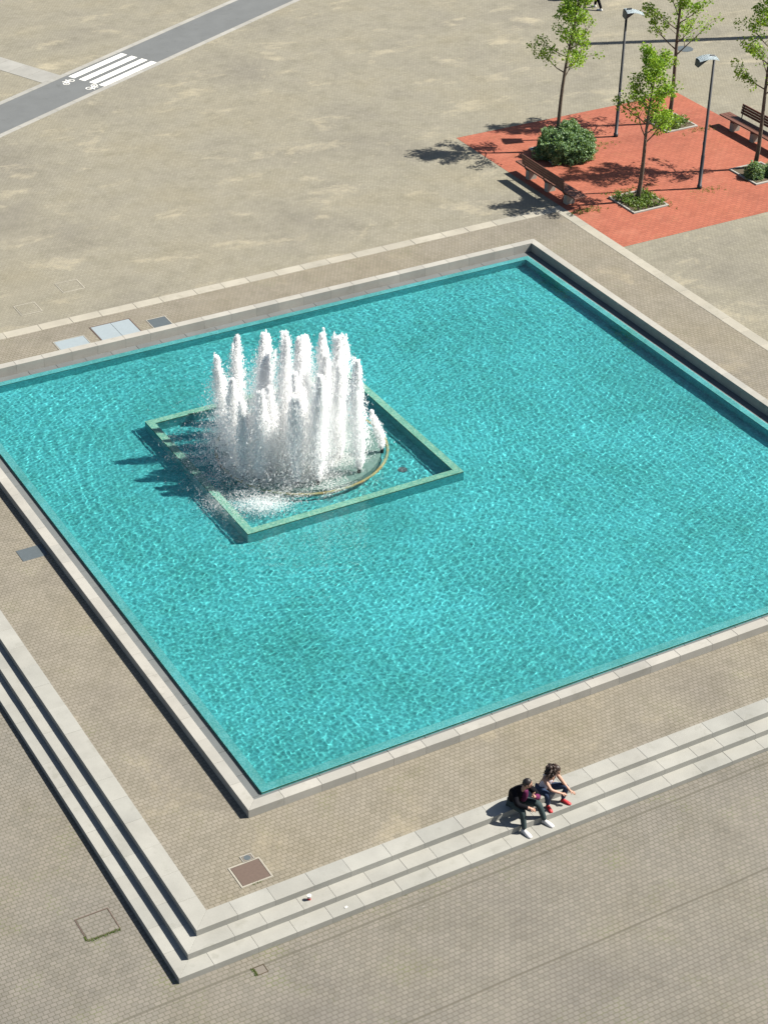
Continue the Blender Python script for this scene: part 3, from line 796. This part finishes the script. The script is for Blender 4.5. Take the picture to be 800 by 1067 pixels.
def shrub(name, c, rx_, ry_, h, n, seed, label, leaf=.07, core=True):
    R = random.Random(seed); root = empty(name, (c[0], c[1], .02), label, 'shrub')
    bm = bmesh.new(); sb = bmesh.new()
    for k in range(26):
        a = R.uniform(0, 2*PI); r = math.sqrt(R.random())*.8
        e_ = Vector((rx_*r*math.cos(a), ry_*r*math.sin(a), h*(1-.45*r*r)*R.uniform(.7, .95)))
        add_tube(sb, [(e_.x*.25, e_.y*.25, 0), (e_.x*.6, e_.y*.6, e_.z*.5), e_], [.018, .012, .005], 5)
    for _ in range(n):
        a = R.uniform(0, 2*PI); u = R.random()
        th = math.acos(1-u*1.12) if u < .9 else R.uniform(1.3, 1.62)
        d = Vector((math.sin(th)*math.cos(a), math.sin(th)*math.sin(a), max(0, math.cos(th))))
        lump = .86+.22*noise.noise(d*2.3+Vector((seed, 0, 0)))+.16*noise.noise(d*5+Vector((0, seed, 0)))
        f = lump*(1-.38*R.random()**2)
        dz = max(.04, d.z**.75*h*f)
        leaf_quads(bm, Vector((d.x*rx_*f, d.y*ry_*f, dz)), 4, leaf*1.1, leaf, R)
    finish(bm, 'foliage', M['shrubleaf'], root); finish(sb, 'stem', M['bark'], root)
shrub('large_shrub', (25.2, 25.55), 1.22, 1.05, 1.22, 5600, 8, 'large rounded grey green shrub around the foot of a tree')
shrub('small_shrub', (29.92, 20.95), .42, .36, .62, 700, 12, 'small grey green shrub left of trunk in right planter', .06)
shrub('small_shrub', (30.6, 20.8), .40, .36, .55, 600, 13, 'small grey green shrub at the right frame edge in planter', .06)

make_tree('young_tree', (25.1, 26.15, .02), 6.1, (.50, -.15), .44, 1.25, 21, 'slender young tree rising out of the large shrub', 17)
make_tree('young_tree', (30.3, 26.4, .02), 7.6, (.12, .05), .34, 1.4, 33, 'slender young tree in the weedy planter farthest back', 20)
make_tree('young_tree', (25.1, 21.2, .02), 5.1, (.20, -.12), .42, 1.5, 45, 'slender young tree in the planter nearest the pool corner', 18)
make_tree('young_tree', (30.45, 21.6, .02), 7.6, (.15, 0), .36, 1.6, 52, 'slender young tree cut by the right frame edge beside the bench', 26, droop=.04)

# ------------------------------------------------------------------ street lamps
def lamp(loc, rz, label, tilt, dark):
    r = empty('street_lamp', loc, label, 'street lamp', 'street lamps on the red brick square', rz)
    bm = bmesh.new(); add_tube(bm, [(0, 0, -.05), (0, 0, .12), (0, 0, .125), (0, 0, 1.2), (0, 0, 1.21), (0, 0, 4.66)], [.085, .085, .065, .062, .05, .042], 12)
    finish(bm, 'pole', M['blackmetal'], r, None, True)
    bm = bmesh.new(); add_box(bm, -.035, -.075, 1.55, .035, -.045, 1.68, .004); finish(bm, 'hatch', M['lampwhite'], r)
    # wing-shaped head: a bent pale shell plus a dark wedge standing in for shade on its sunless end
    N = 8; top, bot = bmesh.new(), bmesh.new()
    def sec(t): return -.06+.64*t, 4.72+tilt*t-.22*(t-.45)**2, .29*(1-.30*t)
    g = []
    for i in range(N+1):
        x, z, hw_ = sec(i/N); g.append([top.verts.new((x, hw_*k, z-.05*abs(k)**1.6)) for k in (-1, -.6, -.2, .2, .6, 1)])
    for i in range(N):
        for k in range(5): top.faces.new((g[i][k], g[i][k+1], g[i+1][k+1], g[i+1][k]))
    bmesh.ops.solidify(top, geom=top.faces[:], thickness=.014)
    a, b = (0, .42) if dark == 0 else (.58, 1.0)
    (xa, za, wa), (xb, zb, wb) = sec(a), sec(b); e0, e1 = (.02, .16) if dark == 0 else (.16, .02)
    if dark == 0: P8 = [(xa, wa*.9, za-.06, xa-.03, za-.30), (xb, wb*.9, zb-.06, xb, zb-.09)]
    else: P8 = [(xa, wa*.9, za-.06, xa, za-.09), (xb, wb*.9, zb-.06, xb+.03, zb-.26)]
    v = []
    for x, w_, z, x2, z2 in P8: v += [bot.verts.new((x, -w_, z)), bot.verts.new((x, w_, z)), bot.verts.new((x2, w_*.8, z2)), bot.verts.new((x2, -w_*.8, z2))]
    for q in ((0, 1, 2, 3), (7, 6, 5, 4), (0, 4, 5, 1), (1, 5, 6, 2), (2, 6, 7, 3), (3, 7, 4, 0)): bot.faces.new([v[i] for i in q])
    finish(top, 'lamp_shell', M['lampwhite'], r, None, True); finish(bot, 'shaded_wedge', M['lampshaded'], r)
    bm = bmesh.new(); add_tube(bm, [(0, 0, 4.6), (.02, 0, 4.69), (.16, 0, 4.71)], [.05, .045, .03], 8); finish(bm, 'bracket', M['blackmetal'], r)
lamp((27.80, 26.20, .006), math.radians(-20), 'tall dark lamp post with pale wing head, farther back behind shrub', -.10, 0)
lamp((27.65, 21.10, .006), math.radians(165), 'tall dark lamp post with pale wing head, nearer on the red paving', -.02, 1)
# mast whose long shadow crosses the far plaza
bm = bmesh.new(); add_tube(bm, [(0, 0, -.1), (0, 0, .3), (0, 0, .31), (0, 0, 12.9)], [.25, .25, .20, .17], 14)
mst = finish(bm, 'light_mast', M['blackmetal'], None, (31.2+12.4*math.cos(SUN_AZ), 35.2+12.4*math.sin(SUN_AZ), 0), True)
tag(mst, 'tall mast off the right edge casting the long plaza shadow', 'mast')

# ------------------------------------------------------------------ benches
def bench_root(loc, rz, label): return empty('park_bench', loc, label, 'bench', 'long wooden benches facing the red square', rz)
b1 = bench_root((22.99, 23.3, .006), 0, 'dark wooden bench seen from behind beside the large shrub')
def build_bench(r):
    bm = bmesh.new()
    for k in range(3): add_box(bm, -.24+.163*k, -1.8, .40, -.24+.163*k+.154, 1.8, .45, .006)
    finish(bm, 'seat', M['wood'], r)
    bm = bmesh.new()
    for k in range(4): add_box(bm, -.335-.012*k, -1.27, .56+.095*k, -.30-.012*k, 1.27, .64+.095*k, .005)
    finish(bm, 'backrest', M['wood'], r)
    for y in (-1.15, 0, 1.15):
        bm = bmesh.new(); add_box(bm, -.17, y-.10, -.02, .17, y+.10, .33, .012); finish(bm, 'leg', M['concrete'], r)
        bm = bmesh.new(); add_box(bm, -.22, y-.035, .332, .22, y+.035, .398, .004)
        add_tube(bm, [(-.22, y, .37), (-.275, y, .43), (-.295, y, .58), (-.33, y, .93)], .022, 6); finish(bm, 'bracket', M['blackmetal'], r)
build_bench(b1)
b2 = b1.copy(); COL.objects.link(b2); b2.location = (32.02, 23.55, .003); b2.rotation_euler = (0, 0, PI); b2['label'] = 'dark wooden bench cut by the right frame edge, facing the square'
for ch in list(b1.children):
    c = ch.copy(); COL.objects.link(c); c.parent = b2

# ------------------------------------------------------------------ small litter
cup = empty('paper_cup', (.06, -2.50, -RS), 'tiny red and white paper cup lying on the middle step', 'cup')
bm = bmesh.new(); add_tube(bm, [(0, 0, .0), (0, 0, .055)], [.032, .036], 10); finish(bm, 'cup_base', M['redplastic'], cup)
bm = bmesh.new(); add_tube(bm, [(0, 0, .0555), (0, 0, .10), (0, 0, .108)], [.036, .042, .045], 10); finish(bm, 'cup_rim', M['whiteplastic'], cup)
bm = bmesh.new(); add_prism(bm, [(0, 0), (.07, .01), (.06, .05), (.01, .04)], 0, .012)
tag(finish(bm, 'paper_scrap', M['whiteplastic'], None, (.62, -2.93, -2*RS+.003)), 'white paper scrap lying on the lowest step left of the couple', 'litter')

# ------------------------------------------------------------------ people
def skin_mesh(name, verts, edges, radii, level=2):
    me = bpy.data.meshes.new(name); me.from_pydata([tuple(v) for v in verts], edges, [])
    o = bpy.data.objects.new(name+'_tmp', me); COL.objects.link(o)
    sk = o.modifiers.new('s', 'SKIN'); sk.use_smooth_shade = True
    for i, r in enumerate(radii):
        rr = r if isinstance(r, tuple) else (r, r)
        me.skin_vertices[0].data[i].radius = rr
    me.skin_vertices[0].data[0].use_root = True
    ss = o.modifiers.new('d', 'SUBSURF'); ss.levels = level; ss.render_levels = level
    dg = bpy.context.evaluated_depsgraph_get(); out = bpy.data.meshes.new_from_object(o.evaluated_get(dg))
    bpy.data.objects.remove(o); out.name = name; return out
def chains(*cs):
    """polylines of (point, radius); a point given twice is shared"""
    V, E, Rr, idx = [], [], [], {}
    for c in cs:
        prev = None
        for p, r in c:
            key = tuple(round(x, 4) for x in p)
            if key not in idx: idx[key] = len(V); V.append(Vector(p)); Rr.append(r)
            i = idx[key]
            if prev is not None and prev != i: E.append((prev, i))
            prev = i
    return V, E, Rr
def mesh_add(bm, me, mi=0):
    n = len(bm.faces); bm.from_mesh(me); bm.faces.ensure_lookup_table()
    for f in bm.faces[n:]: f.material_index = mi; f.smooth = True
def hand(bm, wrist, d, palm_n, mi=0, curl=.6, s=1.0):
    """palm and five separate, bent fingers; d points from the wrist to the fingers, palm_n out of the palm"""
    d = Vector(d).normalized(); pn = Vector(palm_n); pn = (pn-d*pn.dot(d)).normalized(); sd_ = d.cross(pn); w_ = Vector(wrist)
    V = [w_-d*.03*s, w_+d*.03*s, w_+d*.075*s]
    mesh_add(bm, skin_mesh('palm', V, [(0, 1), (1, 2)], [.028*s, (.034*s, .022*s), (.038*s, .018*s)], 1), mi)
    for k, (off, L) in enumerate(((-.03, .062), (-.01, .075), (.011, .07), (.03, .055))):
        b = w_+d*.07*s+sd_*off*s; m_ = b+(d*math.cos(curl*.5)+pn*math.sin(curl*.5))*L*.55*s; e_ = m_+(d*math.cos(curl*1.3)+pn*math.sin(curl*1.3))*L*.5*s
        add_tube(bm, [b-d*.015*s, b, m_, e_], [.0095*s, .0095*s, .009*s, .007*s], 6, mi=mi)
    b = w_+d*.02*s-sd_*.024*s; m_ = b+(d*.6-sd_*.8+pn*.2).normalized()*.038*s; e_ = m_+(d*.85-sd_*.25+pn*.4).normalized()*.03*s
    add_tube(bm, [b, m_, e_], [.012*s, .0105*s, .008*s], 6, mi=mi)
def head(bm, c, face, up=(0, 0, 1), s=1.0):
    """head with brow, nose, mouth, eyes, ears; materials 0 skin, 1 lips, 2 eyes"""
    f = Vector(face).normalized(); u = Vector(up); u = (u-f*u.dot(f)).normalized(); r = u.cross(f)
    Rm = Matrix((r, f, u)).transposed(); c = Vector(c)
    def P_(x, y, z): return c+r*x*s+f*y*s+u*z*s
    vs_ = add_ball(bm, c, (.076*s, .096*s, .118*s), 3, 0, Rm)
    for v in vs_:
        l = v.co-c; z = l.dot(u)/s; y = l.dot(f)/s
        if z < -.03: v.co -= r*l.dot(r)*.30*min(1, (-z-.03)/.07)           # jaw narrows
        if z < -.02 and y < 0: v.co += f*.02*s*min(1, (-z-.02)/.06)        # nape
    for k in bm.faces: k.smooth = True
    add_tube(bm, [P_(0, .088, .022), P_(0, .106, -.012), P_(0, .112, -.026), P_(0, .094, -.034)], [.008*s, .012*s, .014*s, .008*s], 8)
    for sx in (-1, 1):
        add_ball(bm, P_(sx*.031, .083, .012), (.013*s, .008*s, .009*s), 2, 2, Rm)
        add_tube(bm, [P_(sx*.012, .094, .030), P_(sx*.034, .090, .034), P_(sx*.05, .074, .028)], .006*s, 6, mi=2)
        add_ball(bm, P_(sx*.077, -.005, -.002), (.010*s, .022*s, .032*s), 2, 0, Rm)
    add_tube(bm, [P_(-.024, .086, -.058), P_(0, .096, -.057), P_(.024, .086, -.058)], [.005*s, .009*s, .005*s], 6, mi=1)
    return P_
def shoe(bm, heel, toe, zsole, s=1.0):
    a, b = Vector(heel), Vector(toe); d = (b-a); d.z = 0; L = d.length; d.normalize(); sd_ = Vector((-d.y, d.x, 0))
    prof = [(-.04, .030, .075), (0, .038, .085), (.25, .036, .085), (.55, .045, .062), (.8, .046, .045), (.98, .030, .032)]
    rings = []
    for t, hw_, h in prof:
        p = a+d*L*t; p.z = zsole
        rings.append([bm.verts.new(p+sd_*x*hw_*s+Vector((0, 0, z*h*s))) for x, z in ((-1, 0.02), (-1.05, .3), (-.8, .75), (0, 1.0), (.8, .75), (1.05, .3), (1, 0.02))])
    for i in range(len(rings)-1):
        for k in range(7): bm.faces.new((rings[i][k], rings[i][(k+1) % 7], rings[i+1][(k+1) % 7], rings[i+1][k]))
    bm.faces.new(rings[0]); bm.faces.new(rings[-1][::-1])
def person_root(loc, label): return empty('person', loc, label, 'person')
def pfin(bm, name, mats, root, smooth=True):
    bmesh.ops.translate(bm, verts=bm.verts, vec=-Vector(root.location)); return finish(bm, name, mats, root, None, smooth)
BODY = [M['skin'], M['lip'], M['eye']]

# the man: sitting on the top step, feet on the lowest, leaning forward and looking to his left
def seated_man():
    root = person_root((4.95, -2.2, 0), 'person in black jacket and white trainers sitting on the steps')
    hip = Vector((4.98, -2.24, .10)); chest = Vector((5.00, -2.36, .45)); neck = Vector((5.02, -2.44, .60)); hc = Vector((5.05, -2.50, .735))
    shR, shL = Vector((4.83, -2.36, .52)), Vector((5.20, -2.38, .52))
    elR, elL = Vector((4.79, -2.56, .32)), Vector((5.30, -2.58, .34)); wrR, wrL = Vector((5.00, -2.74, .28)), Vector((5.12, -2.66, .48))
    hpR, hpL = hip+Vector((-.10, 0, 0)), hip+Vector((.10, 0, 0))
    knR, knL = Vector((4.87, -2.66, .20)), Vector((5.28, -2.64, .20)); anR, anL = Vector((4.86, -2.78, -.21)), Vector((5.39, -2.74, -.21))
    # body in one surface
    bm = bmesh.new()
    V, E, Rr = chains([(hip, .10), ((hip+chest)/2, .09), (chest, (.09, .08)), (neck, .055), (hc-Vector((0, 0, .06)), .055)], [(chest, (.09, .08)), (shR, .055), (elR, .045), (wrR, .032)], [(chest, (.09, .08)), (shL, .055), (elL, .045), (wrL, .032)],
                      [(hip, .10), (hpR, .085), (knR, .058), (anR, .04)], [(hip, .10), (hpL, .085), (knL, .058), (anL, .04)])
    mesh_add(bm, skin_mesh('body', V, E, Rr, 2)); fdir = Vector((.80, -.55, -.28))
    head(bm, hc, fdir)
    hand(bm, wrR, (.55, -.35, -.25), (0, .3, -1)); hand(bm, wrL, (-.15, .05, .95), (.2, -1, 0))
    pfin(bm, 'body', BODY, root)
    # jacket
    bm = bmesh.new()
    V, E, Rr = chains([(hip+Vector((0, .03, -.03)), (.20, .16)), ((hip+chest)/2+Vector((0, .05, .02)), (.20, .16)), (chest+Vector((0, .02, 0)), (.19, .15)), (neck+Vector((0, .015, .005)), .082)],
                      [(chest+Vector((0, .02, 0)), (.19, .15)), (shR, .085), (elR, .066), (wrR-(wrR-elR)*.12, .048)], [(chest+Vector((0, .02, 0)), (.19, .15)), (shL, .085), (elL, .066), (elL.lerp(wrL, .2), .062)])
    mesh_add(bm, skin_mesh('jacket', V, E, Rr, 2)); pfin(bm, 'jacket', M['jacket'], root)
    bm = bmesh.new()
    V, E, Rr = chains([(elL.lerp(wrL, -.1), .074), (elL.lerp(wrL, .45), .066), (elL.lerp(wrL, .9), .052)]); mesh_add(bm, skin_mesh('sleeve', V, E, Rr, 2))
    V, E, Rr = chains([(Vector((5.04, -2.40, .20)), .06), (Vector((5.06, -2.44, .36)), .075), (Vector((5.05, -2.445, .55)), .07)]); mesh_add(bm, skin_mesh('front', V, E, Rr, 2))
    pfin(bm, 'shirt', M['plaid'], root)
    # trousers
    bm = bmesh.new()
    V, E, Rr = chains([(hip, (.12, .10)), (hpR, .105), (hpR.lerp(knR, .5), .09), (knR, .078), (knR.lerp(anR, .5), .065), (anR, .056)], [(hip, (.12, .10)), (hpL, .105), (hpL.lerp(knL, .5), .09), (knL, .078), (knL.lerp(anL, .5), .065), (anL, .056)])
    mesh_add(bm, skin_mesh('trousers', V, E, Rr, 2)); pfin(bm, 'trousers', M['trousers'], root)
    for an, t in ((anR, (.05, -.26)), (anL, (.10, -.25))):
        bm = bmesh.new(); h = Vector((an.x-.01, an.y+.05, 0)); shoe(bm, h, h+Vector((t[0], t[1], 0)), -2*RS+.004, 1.12); pfin(bm, 'shoe', M['whiteshoe'], root)
    bm = bmesh.new(); f = fdir.normalized()
    r_ = Vector((0, 0, 1)).cross(f).normalized(); u = f.cross(r_)
    if u.z < 0: u = -u
    Rm = Matrix((r_, f, u)).transposed()
    vs_ = add_ball(bm, hc-f*.012+u*.022, (.085, .098, .108), 3, 0, Rm)
    dead = [v for v in vs_ if (v.co-hc).dot(f) > .035 and (v.co-hc).dot(u) < .062 or (v.co-hc).dot(u) < -.055]
    bmesh.ops.delete(bm, geom=dead, context='VERTS')
    for v in bm.verts: v.co += (v.co-hc).normalized()*.008*noise.noise(v.co*40)
    pfin(bm, 'hair', M['hair_black'], root)
seated_man()

def seated_woman():
    root = person_root((5.75, -2.15, 0), 'person with long curly hair, white tank top and red shoes sitting on the steps')
    hip = Vector((5.70, -2.15, .10)); chest = Vector((5.76, -2.27, .44)); neck = Vector((5.78, -2.34, .58)); hc = Vector((5.82, -2.40, .70))
    shR, shL = Vector((5.60, -2.31, .50)), Vector((5.92, -2.29, .50))
    elR, elL = Vector((5.64, -2.54, .34)), Vector((6.02, -2.44, .30)); wrR, wrL = Vector((5.82, -2.66, .27)), Vector((6.08, -2.60, .19))
    hpR, hpL = hip+Vector((-.09, -.01, 0)), hip+Vector((.10, -.01, 0))
    knR, knL = Vector((5.56, -2.52, .24)), Vector((6.06, -2.50, .25)); anR, anL = Vector((5.62, -2.50, -.07)), Vector((5.98, -2.50, -.06))
    bm = bmesh.new()
    V, E, Rr = chains([(hip, .12), ((hip+chest)/2, .10), (chest, (.125, .10)), (neck, .046), (hc-Vector((0, 0, .06)), .046)], [(chest, (.125, .10)), (shR, .050), (elR, .037), (wrR, .026)], [(chest, (.125, .10)), (shL, .050), (elL, .037), (wrL, .026)],
                      [(hip, .12), (hpR, .085), (knR, .055), (anR, .036)], [(hip, .12), (hpL, .085), (knL, .055), (anL, .036)])
    mesh_add(bm, skin_mesh('body', V, E, Rr, 2)); fdir = Vector((.45, -.75, -.42)); head(bm, hc, fdir, s=.94)
    hand(bm, wrR, (.75, -.35, -.15), (0, 0, -1), s=.9); hand(bm, wrL, (.45, -.6, -.2), (0, 0, -1), s=.9, curl=.4)
    pfin(bm, 'body', BODY, root)
    bm = bmesh.new()
    V, E, Rr = chains([(hip+Vector((0, 0, .0)), (.165, .13)), ((hip+chest)/2, (.128, .115)), (chest-Vector((0, 0, .02)), (.148, .118)), (chest+Vector((.01, -.02, .06)), (.10, .09))])
    mesh_add(bm, skin_mesh('tank', V, E, Rr, 2))
    for s in (-1, 1): add_tube(bm, [chest+Vector((s*.085, -.10, .03)), chest+Vector((s*.085, -.02, .115)), chest+Vector((s*.085, .09, .03))], .018, 6)
    pfin(bm, 'tank_top', M['tank'], root)
    bm = bmesh.new()
    V, E, Rr = chains([(hip, (.11, .09)), (hpR, .10), (hpR.lerp(knR, .5), .085), (knR, .072), (knR.lerp(anR, .5), .06), (anR, .047)], [(hip, (.11, .09)), (hpL, .10), (hpL.lerp(knL, .5), .085), (knL, .072), (knL.lerp(anL, .5), .06), (anL, .047)])
    mesh_add(bm, skin_mesh('jeans', V, E, Rr, 2)); pfin(bm, 'jeans', M['jeans'], root)
    for an, t in ((anR, (-.03, -.22)), (anL, (.10, -.20))):
        bm = bmesh.new(); h = Vector((an.x, an.y+.03, 0)); shoe(bm, h, h+Vector((t[0], t[1], 0)), -RS+.004, .95); pfin(bm, 'shoe', M['redshoe'], root)
    # long hair: a cap and many curling locks blown back to the left
    bm = bmesh.new(); f = fdir.normalized(); r_ = Vector((0, 0, 1)).cross(f).normalized(); u = f.cross(r_); R = random.Random(5)
    if u.z < 0: u = -u
    Rm = Matrix((r_, f, u)).transposed()
    vs_ = add_ball(bm, hc-f*.016+u*.02, (.088, .098, .108), 3, 0, Rm)
    dead = [v for v in vs_ if (v.co-hc).dot(f) > .045 and (v.co-hc).dot(u) < .055]
    bmesh.ops.delete(bm, geom=dead, context='VERTS')
    for k in range(26):
        d_ = Vector((R.uniform(-.16, -.01), R.uniform(.0, .13), R.uniform(-.12, .10)))
        add_ball(bm, hc+d_*Vector((1, 1, 1)).length/1.75+u*.01, R.uniform(.035, .055), 1)
    for v in bm.verts: v.co += Vector((noise.noise(v.co*30), noise.noise(v.co*30+Vector((9, 0, 0))), noise.noise(v.co*30+Vector((0, 9, 0)))))*.012
    for k in range(260):
        a = R.uniform(-1.5, 1.35); el = R.uniform(-.35, 1.25)
        dirv = (-f*math.cos(a)+r_*math.sin(a))*math.cos(el)+u*math.sin(el)
        p = hc+dirv*.09; pts = [p]; d = dirv*.22+Vector((-.5, .12, -.38)); L = R.uniform(.10, .22)
        for j in range(5):
            d = d*.8+Vector((-.14, .04, -.20))+Vector((R.gauss(0, .35), R.gauss(0, .35), R.gauss(0, .3)))
            pts.append(pts[-1]+d.normalized()*L/5)
        rr = R.uniform(.008, .017)
        add_tube(bm, pts, [rr*.9, rr*1.2, rr, rr*1.2, rr*.95, rr*.5], 5)
    pfin(bm, 'hair', M['hair_brown'], root)
seated_woman()

# a walker at the far edge of the plaza, and the companion whose shadow enters the frame
def walker(x, y, label, top, seed):
    root = person_root((x, y, 0), label)
    hip = Vector((x, y, .92)); chest = hip+Vector((-.02, 0, .42)); neck = chest+Vector((-.01, 0, .16)); hc = neck+Vector((-.02, 0, .14))
    fw = Vector((-.25, .97, 0)); sd_ = Vector((.97, .25, 0))
    kn = [hip+sd_*.09*s+fw*(.16 if s > 0 else -.05)+Vector((0, 0, -.44)) for s in (-1, 1)]
    an = [hip+sd_*.09*s+fw*(.22 if s > 0 else -.28)+Vector((0, 0, -.84)) for s in (-1, 1)]
    sh = [chest+sd_*.18*s+Vector((0, 0, .06)) for s in (-1, 1)]; el = [p+Vector((0, 0, -.28))+sd_*.04*s-fw*.08*s for p, s in zip(sh, (-1, 1))]
    wr = [p+Vector((0, 0, -.22))+fw*.10 for p in el]
    hp = [hip+sd_*.09*s for s in (-1, 1)]
    bm = bmesh.new()
    V, E, Rr = chains([(hip, .12), (chest, (.14, .10)), (neck, .052), (hc-Vector((0, 0, .06)), .052)], *[[(chest, (.14, .10)), (sh[i], .055), (el[i], .042), (wr[i], .03)] for i in (0, 1)], *[[(hip, .12), (hp[i], .085), (kn[i], .056), (an[i], .04)] for i in (0, 1)])
    mesh_add(bm, skin_mesh('body', V, E, Rr, 1)); head(bm, hc, fw)
    for i in (0, 1): hand(bm, wr[i], (0, .1, -1), sd_*(1 if i == 0 else -1))
    pfin(bm, 'body', BODY, root)
    bm = bmesh.new(); V, E, Rr = chains([(hip, (.16, .12)), (chest, (.17, .13)), (neck-Vector((0, 0, .04)), .07)], *[[(chest, (.17, .13)), (sh[i], .075), (el[i], .06), (wr[i], .045)] for i in (0, 1)])
    mesh_add(bm, skin_mesh('jacket', V, E, Rr, 1)); pfin(bm, 'jacket', top, root)
    bm = bmesh.new(); V, E, Rr = chains(*[[(hip-Vector((0, 0, .02)), (.15, .115)), (hp[i], .10), (kn[i], .075), (an[i], .06)] for i in (0, 1)])
    mesh_add(bm, skin_mesh('trousers', V, E, Rr, 1)); pfin(bm, 'trousers', M['jacket'], root)
    for i in (0, 1):
        bm = bmesh.new(); h = Vector((an[i].x, an[i].y, 0))-fw*.05; shoe(bm, h, h+fw*.27, .004, 1.1); pfin(bm, 'shoe', M['whiteshoe'], root)
    bm = bmesh.new(); vs_ = add_ball(bm, hc-fw*.012+Vector((0, 0, .022)), (.086, .10, .108), 2)
    bmesh.ops.delete(bm, geom=[v for v in vs_ if (v.co-hc).dot(fw) > .04 and v.co.z-hc.z < .06 or v.co.z-hc.z < -.05], context='VERTS'); pfin(bm, 'hair', M['hair_black'], root)
walker(35.35, 38.1, 'dark clothed person walking at the top edge of the far plaza', M['jacket'], 1)
walker(35.6, 39.4, 'person walking just beyond the top edge, mostly out of frame', M['trousers'], 2)

# ------------------------------------------------------------------ light, camera
w = bpy.data.worlds.new('World'); sc.world = w; w.use_nodes = True
nt = w.node_tree; nt.nodes.clear()
sky = nt.nodes.new('ShaderNodeTexSky'); sky.sky_type = 'NISHITA'; sky.sun_disc = False
sky.sun_elevation = SUN_EL; sky.sun_rotation = PI/2 - SUN_AZ
bg = nt.nodes.new('ShaderNodeBackground'); bg.inputs['Strength'].default_value = .05
ow = nt.nodes.new('ShaderNodeOutputWorld')
nt.links.new(sky.outputs[0], bg.inputs[0]); nt.links.new(bg.outputs[0], ow.inputs[0])
sl = bpy.data.lights.new('sun', 'SUN'); sl.energy = 5.0; sl.angle = math.radians(.5); sl.color = (1, .95, .86)
sl.cycles.is_caustics_light = True
so = bpy.data.objects.new('sun', sl); COL.objects.link(so)
sd = Vector((math.cos(SUN_EL)*math.cos(SUN_AZ), math.cos(SUN_EL)*math.sin(SUN_AZ), math.sin(SUN_EL)))
so.rotation_euler = sd.to_track_quat('Z', 'Y').to_euler(); so.location = sd*60

cam = bpy.data.cameras.new('camera'); co = bpy.data.objects.new('camera', cam); COL.objects.link(co)
cam.sensor_fit = 'VERTICAL'; cam.sensor_height = 24; cam.lens = 2026.66/1067*24; cam.clip_end = 3000; cam.clip_start = .5
rx, ry, rz = 0.9936659294573553, -0.02009736519635012, -0.5203922214442664
co.matrix_world = Matrix.Translation((-12.84106, -26.838205, 26.776238)) @ (Matrix.Rotation(rz, 4, 'Z') @ Matrix.Rotation(ry, 4, 'Y') @ Matrix.Rotation(rx, 4, 'X'))
sc.camera = co
vs = sc.view_settings; vs.view_transform = 'Standard'; vs.look = 'None'; vs.exposure = 1.13; vs.gamma = 1; vs.use_curve_mapping = False
sc.cycles.max_bounces = 40; sc.cycles.diffuse_bounces = 24; sc.cycles.transmission_bounces = 36; sc.cycles.transparent_max_bounces = 96
sc.cycles.use_denoising = True; sc.cycles.volume_bounces = 16
